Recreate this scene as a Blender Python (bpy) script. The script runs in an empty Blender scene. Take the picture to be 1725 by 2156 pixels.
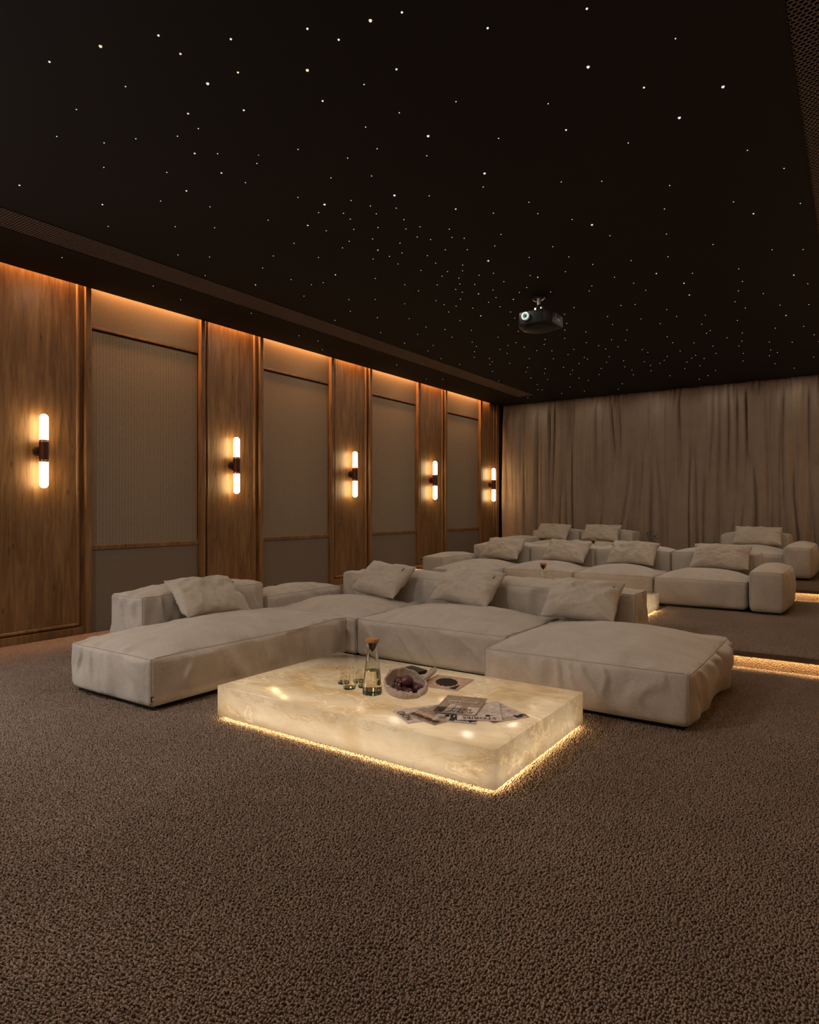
import bpy, bmesh, math, random
import numpy as np
from mathutils import Vector, Matrix, Euler

C = bpy.context.scene.collection
PI = math.pi
rad = math.radians

# lamp strengths and the main colours
FRONT_FILL_W, LEFT_FILL_W, COVE_W, OVERHEAD_FILL_W, CEILING_FILL_W, WASH_W = 18.0, 64.0, 330.0, 25.0, 4.4, 2.5
TABLE_P, UNDER = 5.2, 1.45
TUBE_S, LED_S = 23.0, 90.0
SOFA, PILLOW = (0.43, 0.38, 0.33), (0.42, 0.365, 0.305)
WALLC, CURT, CEILC = (0.19, 0.152, 0.118), (0.265, 0.20, 0.155), (0.0095, 0.007, 0.0062)
CARPET, PILE, DENS = (0.16, 0.106, 0.072), (0.235, 0.168, 0.128), 15000

# ------------------------------------------------------------------ camera
cam_d = bpy.data.cameras.new('camera')
cam_d.sensor_fit = 'HORIZONTAL'
cam_d.sensor_width = 36.0
cam_d.lens = 1371.0 / 1725.0 * 36.0
cam_d.shift_y = -6.0 / 1725.0
cam_d.clip_start = 0.05
cam = bpy.data.objects.new('camera', cam_d)
C.objects.link(cam)
cam.location = (0, 0, 1.2)
cam.rotation_euler = (PI / 2, 0, rad(34.56))
bpy.context.scene.camera = cam

# ------------------------------------------------------------------ view, world, large lights
sc = bpy.context.scene
sc.view_settings.view_transform = 'Standard'
sc.view_settings.look = 'None'
sc.view_settings.gamma = 1.0
sc.view_settings.exposure = 0.0
sc.view_settings.use_curve_mapping = False
sc.cycles.max_bounces = 10
sc.cycles.diffuse_bounces = 4
sc.cycles.glossy_bounces = 4
sc.cycles.transmission_bounces = 10
sc.cycles.sample_clamp_indirect = 4.0
sc.cycles.caustics_reflective = False
sc.cycles.caustics_refractive = False

world = bpy.data.worlds.new('world')
sc.world = world
world.use_nodes = True
wb = world.node_tree.nodes['Background']
wb.inputs[0].default_value = (0.9, 0.75, 0.6, 1)
wb.inputs[1].default_value = 0.0

# room dimensions (metres): left wall face x = XL, ceiling z = ZC, tiers rise by HT
XL, XR, YF, YB, ZC, HT = -6.15, 0.95, -5.0, 12.4, 3.33, 0.13
Y1, Y2 = 5.51, 8.87            # riser faces of the two tiers


def area_light(name, loc, rot, sx, sy, power, col, parent=None, spread=None):
    d = bpy.data.lights.new(name, 'AREA')
    d.shape = 'RECTANGLE'
    d.size, d.size_y = sx, sy
    d.energy = power
    d.color = col
    if spread:
        d.spread = spread
    o = bpy.data.objects.new(name, d)
    C.objects.link(o)
    o.location = loc
    o.rotation_euler = rot
    if parent:
        o.parent = parent
    return o


# added unseen fill at the front wall, standing for a lit cinema screen
area_light('front_fill_light', (-2.6, YF + 0.12, 2.15), (PI / 2, 0, 0), 5.2, 1.9, FRONT_FILL_W, (1.0, 0.88, 0.74))
# added unseen fill from the left, brightening the front of the sofa
area_light('left_fill_light', (XL + 0.1, 0.2, 1.25), (0, -PI / 2, 0), 2.1, 1.2, LEFT_FILL_W, (1.0, 0.95, 0.94))
# added ceiling fill lamps, out of view in front of the seating
for _x, _y, _k in ((-3.5, -0.2, 2.7), (-2.2, 0.9, 0.3), (-0.6, 1.6, 0.2), (-3.0, -1.4, 0.5)):
    area_light('overhead_fill', (_x, _y, ZC - 0.012), (0, 0, 0), 0.16, 0.16, OVERHEAD_FILL_W * _k, (1.0, 0.88, 0.76))
# cove light above the edge of the ceiling, along the left wall; the unseen right one is added
area_light('cove_light_left', (-6.113, 4.6, ZC + 0.14), (0, 0, 0), 0.03, 14.6, COVE_W, (1.0, 0.42, 0.13))
area_light('cove_light_right', (XR - 0.037, 4.6, ZC + 0.14), (0, 0, 0), 0.03, 14.6, COVE_W, (1.0, 0.42, 0.13))

# ------------------------------------------------------------------ helpers
def link(name, me, mat=None, parent=None):
    o = bpy.data.objects.new(name, me)
    C.objects.link(o)
    if mat is not None:
        for m in (mat if isinstance(mat, (list, tuple)) else [mat]):
            me.materials.append(m)
    if parent is not None:
        o.parent = parent
    return o


def mesh_np(name, V, F, smooth=True, mi=None):
    """mesh from numpy verts and faces (faces: an (n,k) array or a list of tuples)"""
    me = bpy.data.meshes.new(name)
    if isinstance(F, np.ndarray):
        n, k = F.shape
        me.vertices.add(len(V))
        me.vertices.foreach_set('co', np.asarray(V, np.float32).ravel())
        me.loops.add(n * k)
        me.loops.foreach_set('vertex_index', F.astype(np.int32).ravel())
        me.polygons.add(n)
        me.polygons.foreach_set('loop_start', np.arange(0, n * k, k, dtype=np.int32))
        me.polygons.foreach_set('loop_total', np.full(n, k, np.int32))
        me.update(calc_edges=True)
    else:
        me.from_pydata([tuple(v) for v in V], [], [tuple(f) for f in F])
        me.update()
    if mi is not None:
        me.polygons.foreach_set('material_index', np.asarray(mi, np.int32))
    me.polygons.foreach_set('use_smooth', np.full(len(me.polygons), bool(smooth)))
    me.validate()
    return me


class MB:
    """collects shapes into one mesh"""
    def __init__(self):
        self.v, self.f, self.m = [], [], []

    def add(self, V, F, m=0):
        o = len(self.v)
        self.v += [tuple(p) for p in V]
        self.f += [tuple(i + o for i in q) for q in F]
        self.m += [m] * len(F)
        return self

    def box(self, lo, hi, m=0, M=None):
        x0, y0, z0 = lo
        x1, y1, z1 = hi
        V = [(x0, y0, z0), (x1, y0, z0), (x1, y1, z0), (x0, y1, z0), (x0, y0, z1), (x1, y0, z1), (x1, y1, z1), (x0, y1, z1)]
        if M is not None:
            V = [tuple(M @ Vector(p)) for p in V]
        return self.add(V, [(0, 3, 2, 1), (4, 5, 6, 7), (0, 1, 5, 4), (1, 2, 6, 5), (2, 3, 7, 6), (3, 0, 4, 7)], m)

    def lathe(self, prof, n=32, c=(0, 0, 0), m=0, M=None, closed=False):
        V, F = [], []
        k = len(prof)
        for i in range(n):
            a = 2 * PI * i / n
            for r, z in prof:
                p = Vector((r * math.cos(a), r * math.sin(a), z))
                if M is not None:
                    p = M @ p
                V.append((p.x + c[0], p.y + c[1], p.z + c[2]))
        for i in range(n):
            j = (i + 1) % n
            for t in range(k if closed else k - 1):
                u = (t + 1) % k
                F.append((i * k + t, j * k + t, j * k + u, i * k + u))
        return self.add(V, F, m)

    def tube(self, pts, r, n=8, m=0, cap=True):
        pts = [Vector(p) for p in pts]
        V, F = [], []
        up = Vector((0, 0, 1))
        prev = None
        for i, p in enumerate(pts):
            t = (pts[min(i + 1, len(pts) - 1)] - pts[max(i - 1, 0)]).normalized()
            if prev is None:
                a = t.cross(up)
                if a.length < 1e-3:
                    a = t.cross(Vector((1, 0, 0)))
                a.normalize()
            else:
                a = (prev - t * prev.dot(t)).normalized()
            prev = a
            b = t.cross(a)
            rr = r[i] if isinstance(r, (list, tuple)) else r
            for j in range(n):
                q = 2 * PI * j / n
                V.append(tuple(p + a * (rr * math.cos(q)) + b * (rr * math.sin(q))))
        for i in range(len(pts) - 1):
            for j in range(n):
                k = (j + 1) % n
                F.append((i * n + j, i * n + k, (i + 1) * n + k, (i + 1) * n + j))
        if cap:
            F.append(tuple(range(n - 1, -1, -1)))
            F.append(tuple((len(pts) - 1) * n + j for j in range(n)))
        return self.add(V, F, m)

    def prism(self, poly, z0, z1, m=0):
        n = len(poly)
        V = [(x, y, z0) for x, y in poly] + [(x, y, z1) for x, y in poly]
        F = [tuple(range(n - 1, -1, -1)), tuple(range(n, 2 * n))]
        F += [(i, (i + 1) % n, n + (i + 1) % n, n + i) for i in range(n)]
        return self.add(V, F, m)

    def build(self, name, mat, parent=None, smooth=False, bevel=0, seg=2, auto=None):
        me = bpy.data.meshes.new(name)
        me.from_pydata(self.v, [], self.f)
        me.update()
        me.polygons.foreach_set('material_index', np.asarray(self.m, np.int32))
        bm = bmesh.new()
        bm.from_mesh(me)
        bmesh.ops.recalc_face_normals(bm, faces=bm.faces)
        if bevel:
            es = [e for e in bm.edges if e.is_manifold and e.calc_face_angle(0) > 0.5]
            bmesh.ops.bevel(bm, geom=es, offset=bevel, segments=seg, affect='EDGES', clamp_overlap=True, profile=0.5)
        bm.to_mesh(me)
        bm.free()
        if auto is not None:
            me.polygons.foreach_set('use_smooth', np.full(len(me.polygons), True))
            me.set_sharp_from_angle(angle=rad(auto))
        else:
            me.polygons.foreach_set('use_smooth', np.full(len(me.polygons), bool(smooth)))
        return link(name, me, mat, parent)


def empty(name, loc, rz=0.0):
    o = bpy.data.objects.new(name, None)
    C.objects.link(o)
    o.location = loc
    o.rotation_euler = (0, 0, rz)
    o.empty_display_size = 0.1
    return o


def tag(o, label, cat, group=None):
    o['label'] = label
    o['category'] = cat
    if group:
        o['group'] = group
    return o


def struct(o):
    o['kind'] = 'structure'
    return o


def children_of(o):
    return [c for c in bpy.data.objects if c.parent == o]


def copy_tree(o, parent=None):
    kids = children_of(o)
    c = o.copy()
    C.objects.link(c)
    if parent is not None:
        c.parent = parent
    for k in kids:
        copy_tree(k, c)
    return c


# smooth value noise, vectorised
def _hash(ix, iy, iz, seed):
    h = (ix.astype(np.int64) * 374761393 + iy.astype(np.int64) * 668265263 + iz.astype(np.int64) * 2147483647 + seed * 1274126177) & 0xffffffff
    h = ((h ^ (h >> 13)) * 1274126177) & 0xffffffff
    h = h ^ (h >> 16)
    return (h & 0xffff) / 32767.5 - 1.0


def vnoise(x, y, z, seed=0):
    x, y, z = np.broadcast_arrays(np.asarray(x, float), np.asarray(y, float), np.asarray(z, float))
    ix, iy, iz = np.floor(x), np.floor(y), np.floor(z)
    fx, fy, fz = x - ix, y - iy, z - iz
    u, v, w = (t * t * t * (t * (t * 6 - 15) + 10) for t in (fx, fy, fz))
    r = 0
    for a in (0, 1):
        for b in (0, 1):
            for c in (0, 1):
                r = r + _hash(ix + a, iy + b, iz + c, seed) * (u if a else 1 - u) * (v if b else 1 - v) * (w if c else 1 - w)
    return r


# ------------------------------------------------------------------ materials
def new_mat(name):
    m = bpy.data.materials.new(name)
    m.use_nodes = True
    nt = m.node_tree
    b = nt.nodes['Principled BSDF']
    return m, nt, b


def nd(nt, typ, **kw):
    n = nt.nodes.new(typ)
    for k, v in kw.items():
        if k in n.inputs:
            n.inputs[k].default_value = v
        else:
            setattr(n, k, v)
    return n


def ramp(nt, fac, stops):
    r = nt.nodes.new('ShaderNodeValToRGB')
    e = r.color_ramp.elements
    while len(e) > 1:
        e.remove(e[-1])
    e[0].position, e[0].color = stops[0][0], (*stops[0][1], 1)
    for p, c in stops[1:]:
        x = e.new(p)
        x.color = (*c, 1)
    nt.links.new(fac, r.inputs[0])
    return r.outputs[0]


def mapping(nt, scale=(1, 1, 1), rot=(0, 0, 0), coord='Object'):
    tc = nt.nodes.new('ShaderNodeTexCoord')
    mp = nt.nodes.new('ShaderNodeMapping')
    mp.inputs['Scale'].default_value = scale
    mp.inputs['Rotation'].default_value = rot
    nt.links.new(tc.outputs[coord], mp.inputs[0])
    return mp.outputs[0]


def noise(nt, vec, scale, detail=3, rough=0.55, dist=0.0):
    n = nd(nt, 'ShaderNodeTexNoise')
    n.inputs['Scale'].default_value = scale
    n.inputs['Detail'].default_value = detail
    n.inputs['Roughness'].default_value = rough
    n.inputs['Distortion'].default_value = dist
    nt.links.new(vec, n.inputs['Vector'])
    return n.outputs['Fac']


def math_n(nt, op, a, b=None, c=None):
    n = nt.nodes.new('ShaderNodeMath')
    n.operation = op
    for i, x in enumerate((a, b, c)):
        if x is None:
            continue
        if isinstance(x, (int, float)):
            n.inputs[i].default_value = x
        else:
            nt.links.new(x, n.inputs[i])
    return n.outputs[0]


def bump(nt, bsdf, h, strength=0.5, dist=0.01):
    b = nt.nodes.new('ShaderNodeBump')
    b.inputs['Strength'].default_value = strength
    b.inputs['Distance'].default_value = dist
    nt.links.new(h, b.inputs['Height'])
    nt.links.new(b.outputs[0], bsdf.inputs['Normal'])


def plain(name, col, rough=0.6, metal=0.0, spec=0.5, var=0.0, emit=None, es=0.0, coat=0.0):
    m, nt, b = new_mat(name)
    b.inputs['Base Color'].default_value = (*col, 1)
    b.inputs['Roughness'].default_value = rough
    b.inputs['Metallic'].default_value = metal
    b.inputs['Specular IOR Level'].default_value = spec
    b.inputs['Coat Weight'].default_value = coat
    if var:
        f = noise(nt, mapping(nt), 40, 3)
        c = ramp(nt, f, [(0.3, tuple(x * (1 - var) for x in col)), (0.7, tuple(min(1, x * (1 + var)) for x in col))])
        nt.links.new(c, b.inputs['Base Color'])
    if emit:
        b.inputs['Emission Color'].default_value = (*emit, 1)
        b.inputs['Emission Strength'].default_value = es
    return m


def fabric(name, col, weave=420.0, crease=1.0):
    m, nt, b = new_mat(name)
    v = mapping(nt)
    f1 = noise(nt, v, 5.0, 4, 0.6)
    f2 = noise(nt, v, 70.0, 3, 0.6)
    f = math_n(nt, 'ADD', math_n(nt, 'MULTIPLY', f1, 0.6), math_n(nt, 'MULTIPLY', f2, 0.4))
    c = ramp(nt, f, [(0.35, tuple(x * 0.88 for x in col)), (0.65, tuple(x * 1.08 for x in col))])
    nt.links.new(c, b.inputs['Base Color'])
    b.inputs['Roughness'].default_value = 0.9
    b.inputs['Specular IOR Level'].default_value = 0.15
    b.inputs['Sheen Weight'].default_value = 0.15
    b.inputs['Sheen Roughness'].default_value = 0.5
    w = noise(nt, v, weave, 2, 0.5)
    k = noise(nt, v, 22.0, 4, 0.65, 0.6)
    h = math_n(nt, 'ADD', math_n(nt, 'MULTIPLY', w, 0.12), math_n(nt, 'MULTIPLY', k, crease))
    bump(nt, b, h, 0.35, 0.012)
    return m


def make_wood():
    m, nt, b = new_mat('wood_veneer')
    v = mapping(nt, (6.0, 6.0, 0.55))
    g = noise(nt, v, 3.2, 6, 0.62, 0.8)
    v2 = mapping(nt, (60.0, 60.0, 1.6))
    g2 = noise(nt, v2, 3.0, 3, 0.6)
    v3 = mapping(nt, (1.1, 1.1, 0.5))
    big = noise(nt, v3, 1.6, 3, 0.5)
    f = math_n(nt, 'ADD', math_n(nt, 'ADD', math_n(nt, 'MULTIPLY', g, 0.55), math_n(nt, 'MULTIPLY', g2, 0.2)), math_n(nt, 'MULTIPLY', big, 0.3))
    c = ramp(nt, f, [(0.36, (0.066, 0.029, 0.0105)), (0.50, (0.158, 0.079, 0.030)), (0.66, (0.262, 0.145, 0.062))])
    # small dark flecks and knots
    kv = mapping(nt, (9.0, 9.0, 3.2))
    vo = nd(nt, 'ShaderNodeTexVoronoi')
    vo.inputs['Scale'].default_value = 0.9
    nt.links.new(kv, vo.inputs['Vector'])
    kn = ramp(nt, vo.outputs['Distance'], [(0.03, (0.45, 0.4, 0.35)), (0.12, (1, 1, 1))])
    mx = nd(nt, 'ShaderNodeMix', data_type='RGBA', blend_type='MULTIPLY')
    mx.inputs[0].default_value = 1.0
    nt.links.new(c, mx.inputs[6])
    nt.links.new(kn, mx.inputs[7])
    nt.links.new(mx.outputs[2], b.inputs['Base Color'])
    r = nd(nt, 'ShaderNodeMapRange')
    r.inputs[3].default_value = 0.36
    r.inputs[4].default_value = 0.55
    nt.links.new(g, r.inputs[0])
    nt.links.new(r.outputs[0], b.inputs['Roughness'])
    b.inputs['Specular IOR Level'].default_value = 0.45
    bump(nt, b, g2, 0.12, 0.004)
    return m


def make_weave():
    """vertical rows of coarse woven loops"""
    m, nt, b = new_mat('woven_cloth')
    tc = nt.nodes.new('ShaderNodeTexCoord')
    sep = nt.nodes.new('ShaderNodeSeparateXYZ')
    nt.links.new(tc.outputs['Object'], sep.inputs[0])
    y, z = sep.outputs[1], sep.outputs[2]
    wob = noise(nt, mapping(nt, (1, 1, 1)), 55.0, 2)
    yy = math_n(nt, 'ADD', math_n(nt, 'MULTIPLY', y, 2 * PI / 0.034), math_n(nt, 'MULTIPLY', wob, 3.0))
    rows = math_n(nt, 'SINE', yy)
    zz = math_n(nt, 'ADD', math_n(nt, 'MULTIPLY', z, 2 * PI / 0.017), math_n(nt, 'MULTIPLY', wob, 5.0))
    loops = math_n(nt, 'SINE', zz)
    n1 = noise(nt, mapping(nt, (1, 1, 1.2)), 85.0, 4, 0.7)
    h = math_n(nt, 'ADD', math_n(nt, 'ADD', math_n(nt, 'MULTIPLY', rows, 0.10), math_n(nt, 'MULTIPLY', loops, 0.045)), n1)
    c = ramp(nt, h, [(0.15, (0.075, 0.054, 0.038)), (0.36, (0.225, 0.174, 0.129)), (0.8, (0.32, 0.256, 0.193))])
    nt.links.new(c, b.inputs['Base Color'])
    b.inputs['Roughness'].default_value = 0.85
    b.inputs['Specular IOR Level'].default_value = 0.2
    bump(nt, b, h, 0.9, 0.006)
    return m


def make_carpet():
    m, nt, b = new_mat('carpet_wool')
    v = mapping(nt)
    f1 = noise(nt, v, 2.2, 3)
    f2 = noise(nt, v, 160.0, 2)
    f = math_n(nt, 'ADD', math_n(nt, 'MULTIPLY', f1, 0.45), math_n(nt, 'MULTIPLY', f2, 0.55))
    c = ramp(nt, f, [(0.3, tuple(x * 0.75 for x in CARPET)), (0.7, tuple(x * 1.25 for x in CARPET))])
    nt.links.new(c, b.inputs['Base Color'])
    b.inputs['Roughness'].default_value = 0.95
    b.inputs['Specular IOR Level'].default_value = 0.1
    vo = nd(nt, 'ShaderNodeTexVoronoi')
    vo.inputs['Scale'].default_value = 105.0
    nt.links.new(v, vo.inputs['Vector'])
    h = math_n(nt, 'SUBTRACT', noise(nt, v, 190.0, 2), math_n(nt, 'MULTIPLY', vo.outputs['Distance'], 1.1))
    bump(nt, b, h, 1.0, 0.012)
    return m


def make_onyx():
    """backlit onyx: a translucent shell with drifting veins, polished"""
    m = bpy.data.materials.new('backlit_onyx')
    m.use_nodes = True
    nt = m.node_tree
    nt.nodes.clear()
    out = nt.nodes.new('ShaderNodeOutputMaterial')
    v = mapping(nt, (0.85, 1.5, 1.7), (0.4, 0.3, 0.6))
    cloud = noise(nt, v, 2.6, 6, 0.6, 1.4)
    fine = noise(nt, v, 9.0, 5, 0.65, 0.8)
    f = math_n(nt, 'ADD', math_n(nt, 'MULTIPLY', cloud, 0.72), math_n(nt, 'MULTIPLY', fine, 0.28))
    base = ramp(nt, f, [(0.30, (0.70, 0.57, 0.40)), (0.44, (0.84, 0.72, 0.55)), (0.56, (0.92, 0.82, 0.66)), (0.72, (0.98, 0.91, 0.78))])
    # two warped vein systems: fine pale crystalline lines and a few brown drifts
    wn = nd(nt, 'ShaderNodeTexNoise')
    wn.inputs['Scale'].default_value = 2.4
    wn.inputs['Detail'].default_value = 6
    wn.inputs['Roughness'].default_value = 0.5
    nt.links.new(v, wn.inputs['Vector'])
    mixv = nd(nt, 'ShaderNodeMix', data_type='VECTOR')
    mixv.inputs[0].default_value = 0.5
    nt.links.new(v, mixv.inputs[4])
    nt.links.new(wn.outputs['Color'], mixv.inputs[5])
    ridge = math_n(nt, 'ABSOLUTE', math_n(nt, 'SUBTRACT', noise(nt, mixv.outputs[1], 3.4, 6, 0.55, 0.5), 0.5))
    vein = ramp(nt, ridge, [(0.0, (0.70, 0.56, 0.38)), (0.004, (0.84, 0.74, 0.58)), (0.014, (1, 1, 1))])
    ridge2 = math_n(nt, 'ABSOLUTE', math_n(nt, 'SUBTRACT', noise(nt, mixv.outputs[1], 2.8, 5, 0.5, 0.6), 0.47))
    glow = ramp(nt, ridge2, [(0.0, (1.0, 0.98, 0.90)), (0.006, (0.92, 0.85, 0.74)), (0.02, (0.76, 0.70, 0.63)), (0.14, (0.84, 0.79, 0.73))])
    mx = nd(nt, 'ShaderNodeMix', data_type='RGBA', blend_type='MULTIPLY')
    mx.inputs[0].default_value = 0.5
    nt.links.new(base, mx.inputs[6])
    nt.links.new(vein, mx.inputs[7])
    mxg = nd(nt, 'ShaderNodeMix', data_type='RGBA', blend_type='MULTIPLY')
    mxg.inputs[0].default_value = 1.0
    nt.links.new(mx.outputs[2], mxg.inputs[6])
    nt.links.new(glow, mxg.inputs[7])
    # brown smoky patches in the stone
    sm = noise(nt, mapping(nt, (1, 1.2, 1), (0.9, 0.2, 1.1)), 1.6, 3, 0.5, 1.2)
    smc = ramp(nt, sm, [(0.50, (1, 1, 1)), (0.62, (0.82, 0.72, 0.54)), (0.74, (0.60, 0.47, 0.28))])
    mx2 = nd(nt, 'ShaderNodeMix', data_type='RGBA', blend_type='MULTIPLY')
    mx2.inputs[0].default_value = 0.75
    nt.links.new(mxg.outputs[2], mx2.inputs[6])
    nt.links.new(smc, mx2.inputs[7])
    col = mx2.outputs[2]
    tr = nt.nodes.new('ShaderNodeBsdfTranslucent')
    df = nt.nodes.new('ShaderNodeBsdfDiffuse')
    gl = nt.nodes.new('ShaderNodeBsdfGlossy')
    gl.inputs['Roughness'].default_value = 0.13
    for n in (tr, df):
        nt.links.new(col, n.inputs['Color'])
    m1 = nt.nodes.new('ShaderNodeMixShader')
    m1.inputs[0].default_value = 0.4
    nt.links.new(tr.outputs[0], m1.inputs[1])
    nt.links.new(df.outputs[0], m1.inputs[2])
    fr = nt.nodes.new('ShaderNodeFresnel')
    fr.inputs['IOR'].default_value = 1.38
    m2 = nt.nodes.new('ShaderNodeMixShader')
    nt.links.new(fr.outputs[0], m2.inputs[0])
    nt.links.new(m1.outputs[0], m2.inputs[1])
    nt.links.new(gl.outputs[0], m2.inputs[2])
    nt.links.new(m2.outputs[0], out.inputs[0])
    return m


def glass(name, col, rough=0.0, ior=1.45):
    m, nt, b = new_mat(name)
    b.inputs['Base Color'].default_value = (*col, 1)
    b.inputs['Roughness'].default_value = rough
    b.inputs['IOR'].default_value = ior
    b.inputs['Transmission Weight'].default_value = 1.0
    return m


def make_emit(name, col, s):
    m = bpy.data.materials.new(name)
    m.use_nodes = True
    nt = m.node_tree
    nt.nodes.clear()
    e = nt.nodes.new('ShaderNodeEmission')
    e.inputs[0].default_value = (*col, 1)
    e.inputs[1].default_value = s
    o = nt.nodes.new('ShaderNodeOutputMaterial')
    nt.links.new(e.outputs[0], o.inputs[0])
    return m


M = dict(
    wood=make_wood(), weave=make_weave(), carpet=make_carpet(), onyx=make_onyx(),
    sofa=fabric('sofa_linen', SOFA), pillow=fabric('pillow_linen', PILLOW, 380.0, 1.3),
    seam_line=plain('sofa_seam_shade', tuple(x * 0.74 for x in SOFA), 0.9, spec=0.1),  # sofa colour darkened for the shade in the seam folds
    leather=plain('wall_cloth', WALLC, 0.8, spec=0.2, var=0.05),
    curtain=fabric('curtain_velvet', CURT, 300.0, 0.25),
    ceiling=plain('black_ceiling', CEILC, 0.85, spec=0.2, var=0.1),
    black=plain('matte_black', (0.006, 0.006, 0.006), 0.6, spec=0.3),
    blackplastic=plain('black_plastic', (0.004, 0.0036, 0.0034), 0.45, spec=0.22),
    greyplastic=plain('dark_grey_plastic', (0.035, 0.029, 0.029), 0.5),
    grille=plain('bronze_mesh', (0.21, 0.16, 0.14), 0.4, metal=0.3),
    bronze=plain('dark_bronze', (0.055, 0.022, 0.016), 0.42, metal=0.6),
    copper=plain('copper_ring', (0.75, 0.36, 0.2), 0.22, metal=1.0),
    chrome=plain('chrome', (0.85, 0.82, 0.78), 0.32, metal=1.0),
    tube=make_emit('lit_opal_glass', (1.0, 0.68, 0.31), TUBE_S),
    led=make_emit('lit_led', (1.0, 0.66, 0.30), LED_S),
    star=make_emit('star_white', (1.0, 0.97, 0.92), 0.85), stary=make_emit('star_warm', (1.0, 0.85, 0.52), 0.95),
    staro=make_emit('star_amber', (1.0, 0.62, 0.28), 0.9), starr=make_emit('star_red', (1.0, 0.3, 0.3), 0.6),
    glass=glass('clear_glass', (0.97, 0.96, 0.9)), greenglass=glass('green_glass_base', (0.20, 0.36, 0.27), 0.05),
    water=glass('water', (0.97, 0.95, 0.88), 0.0, 1.33),
    cork=plain('cork', (0.42, 0.17, 0.06), 0.75, var=0.25),
    clay=plain('rough_clay', (0.40, 0.29, 0.22), 0.9, spec=0.15, var=0.25),
    fig=plain('fig_skin', (0.085, 0.020, 0.026), 0.40, var=0.45), figgreen=plain('fig_split', (0.45, 0.42, 0.10), 0.6, var=0.3),
    paper=plain('paper_edge', (0.55, 0.50, 0.47), 0.7), ink=plain('black_ink', (0.012, 0.010, 0.010), 0.6, spec=0.12),
    brownink=plain('brown_ink', (0.09, 0.045, 0.025), 0.6, spec=0.12), whiteink=plain('white_ink', (0.75, 0.72, 0.68), 0.6, spec=0.12),
    redink=plain('red_ink', (0.5, 0.03, 0.03), 0.6, spec=0.12), navyink=plain('navy_ink', (0.02, 0.018, 0.06), 0.6, spec=0.12),
    coverpink=plain('cover_pinkish', (0.66, 0.54, 0.48), 0.6, spec=0.12, var=0.28), covergrey=plain('cover_grey', (0.52, 0.47, 0.42), 0.6, spec=0.12, var=0.28),
    covertaupe=plain('cover_taupe', (0.36, 0.26, 0.19), 0.6, spec=0.12, var=0.28), covertan=plain('cover_tan', (0.55, 0.36, 0.25), 0.6, spec=0.12, var=0.28),
    coverbrown=plain('cover_brown', (0.07, 0.043, 0.032), 0.6, spec=0.12, var=0.28), newsprint=plain('newsprint', (0.50, 0.44, 0.36), 0.8, var=0.15),
    tagwhite=plain('tag_white', (0.6, 0.58, 0.55), 0.6), leaf=plain('leaf_green', (0.02, 0.085, 0.035), 0.4, var=0.4),
    twig=plain('twig_brown', (0.09, 0.05, 0.03), 0.7), screen=make_emit('lit_screen', (1.0, 0.88, 0.74), 0.6),
    vase=plain('stoneware', (0.25, 0.2, 0.16), 0.6, var=0.2),
)

# ------------------------------------------------------------------ the room
def slab(name, lo, hi, mat):
    b = MB().box(lo, hi)
    return struct(b.build(name, mat))


slab('floor', (XL - 0.1, YF, -0.12), (XR + 0.1, YB + 0.1, 0.0), M['carpet'])
# two carpeted tiers; each nosing hangs over its riser and hides an LED strip behind a lip
NOSE, LIP, TH = 0.060, 0.036, 0.016
for yy, z0 in ((Y1, 0.0), (Y2, HT)):
    z1 = z0 + HT
    b = MB().box((XL, yy, z0), (XR, YB, z1 - TH))
    b.box((XL, yy - NOSE, z1 - TH), (XR, YB, z1))
    b.box((XL, yy - NOSE, z1 - LIP), (XR, yy - NOSE + 0.012, z1 - TH))
    struct(b.build('floor_tier', M['carpet']))
    b = MB().box((XL + 0.02, yy - NOSE + 0.020, z1 - TH - 0.009), (XR - 0.02, yy - NOSE + 0.034, z1 - TH - 0.0005))
    tag(b.build('led_strip', M['led']), 'glowing LED strip under the nosing of the %s carpeted step' % ('lower' if z0 == 0 else 'upper'), 'light strip', 'step lights')

slab('wall_right', (XR, YF, 0), (XR + 0.1, YB, 3.75), M['wood'])
slab('wall_front', (XL, YF - 0.1, 0), (XR, YF, 3.75), M['leather'])
slab('wall_back', (XL, YB, 0), (XR, YB + 0.1, 3.75), M['black'])
# left wall with an invented opening behind the added fill light (Y -0.4 to 0.8)
b = MB()
b.box((XL - 0.12, YF, 0), (XL - 0.03, -0.4, 3.75))
b.box((XL - 0.12, 0.8, 0), (XL - 0.03, YB, 3.75))
b.box((XL - 0.12, -0.4, 2.3), (XL - 0.03, 0.8, 3.75))
struct(b.build('wall_left', M['leather']))
# screen on the front wall
b = MB().box((-5.3, YF, 0.4), (0.1, YF + 0.05, 3.1))
struct(b.build('screen_surround', M['black']))

# ceiling: black panel that stops short of the side walls (cove) and is cut for the two grilles
GL, GR, GY0, GY1 = (-5.33, -4.97), (-0.262, 0.098), -3.0, 11.36
b = MB()
t = 0.05
b.box((XL + 0.058, YF, ZC), (GL[0], 11.75, ZC + t))
b.box((XL, 11.75, ZC), (GL[0], YB, ZC + t))
b.box((GL[1], YF, ZC), (GR[0], YB, ZC + t))
b.box((GR[1], YF, ZC), (XR - 0.058, YB, ZC + t))
for g in (GL, GR):
    b.box((g[0], YF, ZC), (g[1], GY0, ZC + t))
    b.box((g[0], GY1, ZC), (g[1], YB, ZC + t))
    b.box((g[0] - 0.02, GY0, ZC + 0.16), (g[1] + 0.02, GY1, ZC + 0.18))
    b.box((g[0] - 0.02, GY0, ZC + t), (g[0], GY1, ZC + 0.16))
    b.box((g[1], GY0, ZC + t), (g[1] + 0.02, GY1, ZC + 0.16))
b.box((XL - 0.1, YF, ZC + 0.37), (XR + 0.1, YB + 0.1, ZC + 0.41))
ceil = struct(b.build('ceiling', M['ceiling']))
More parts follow.
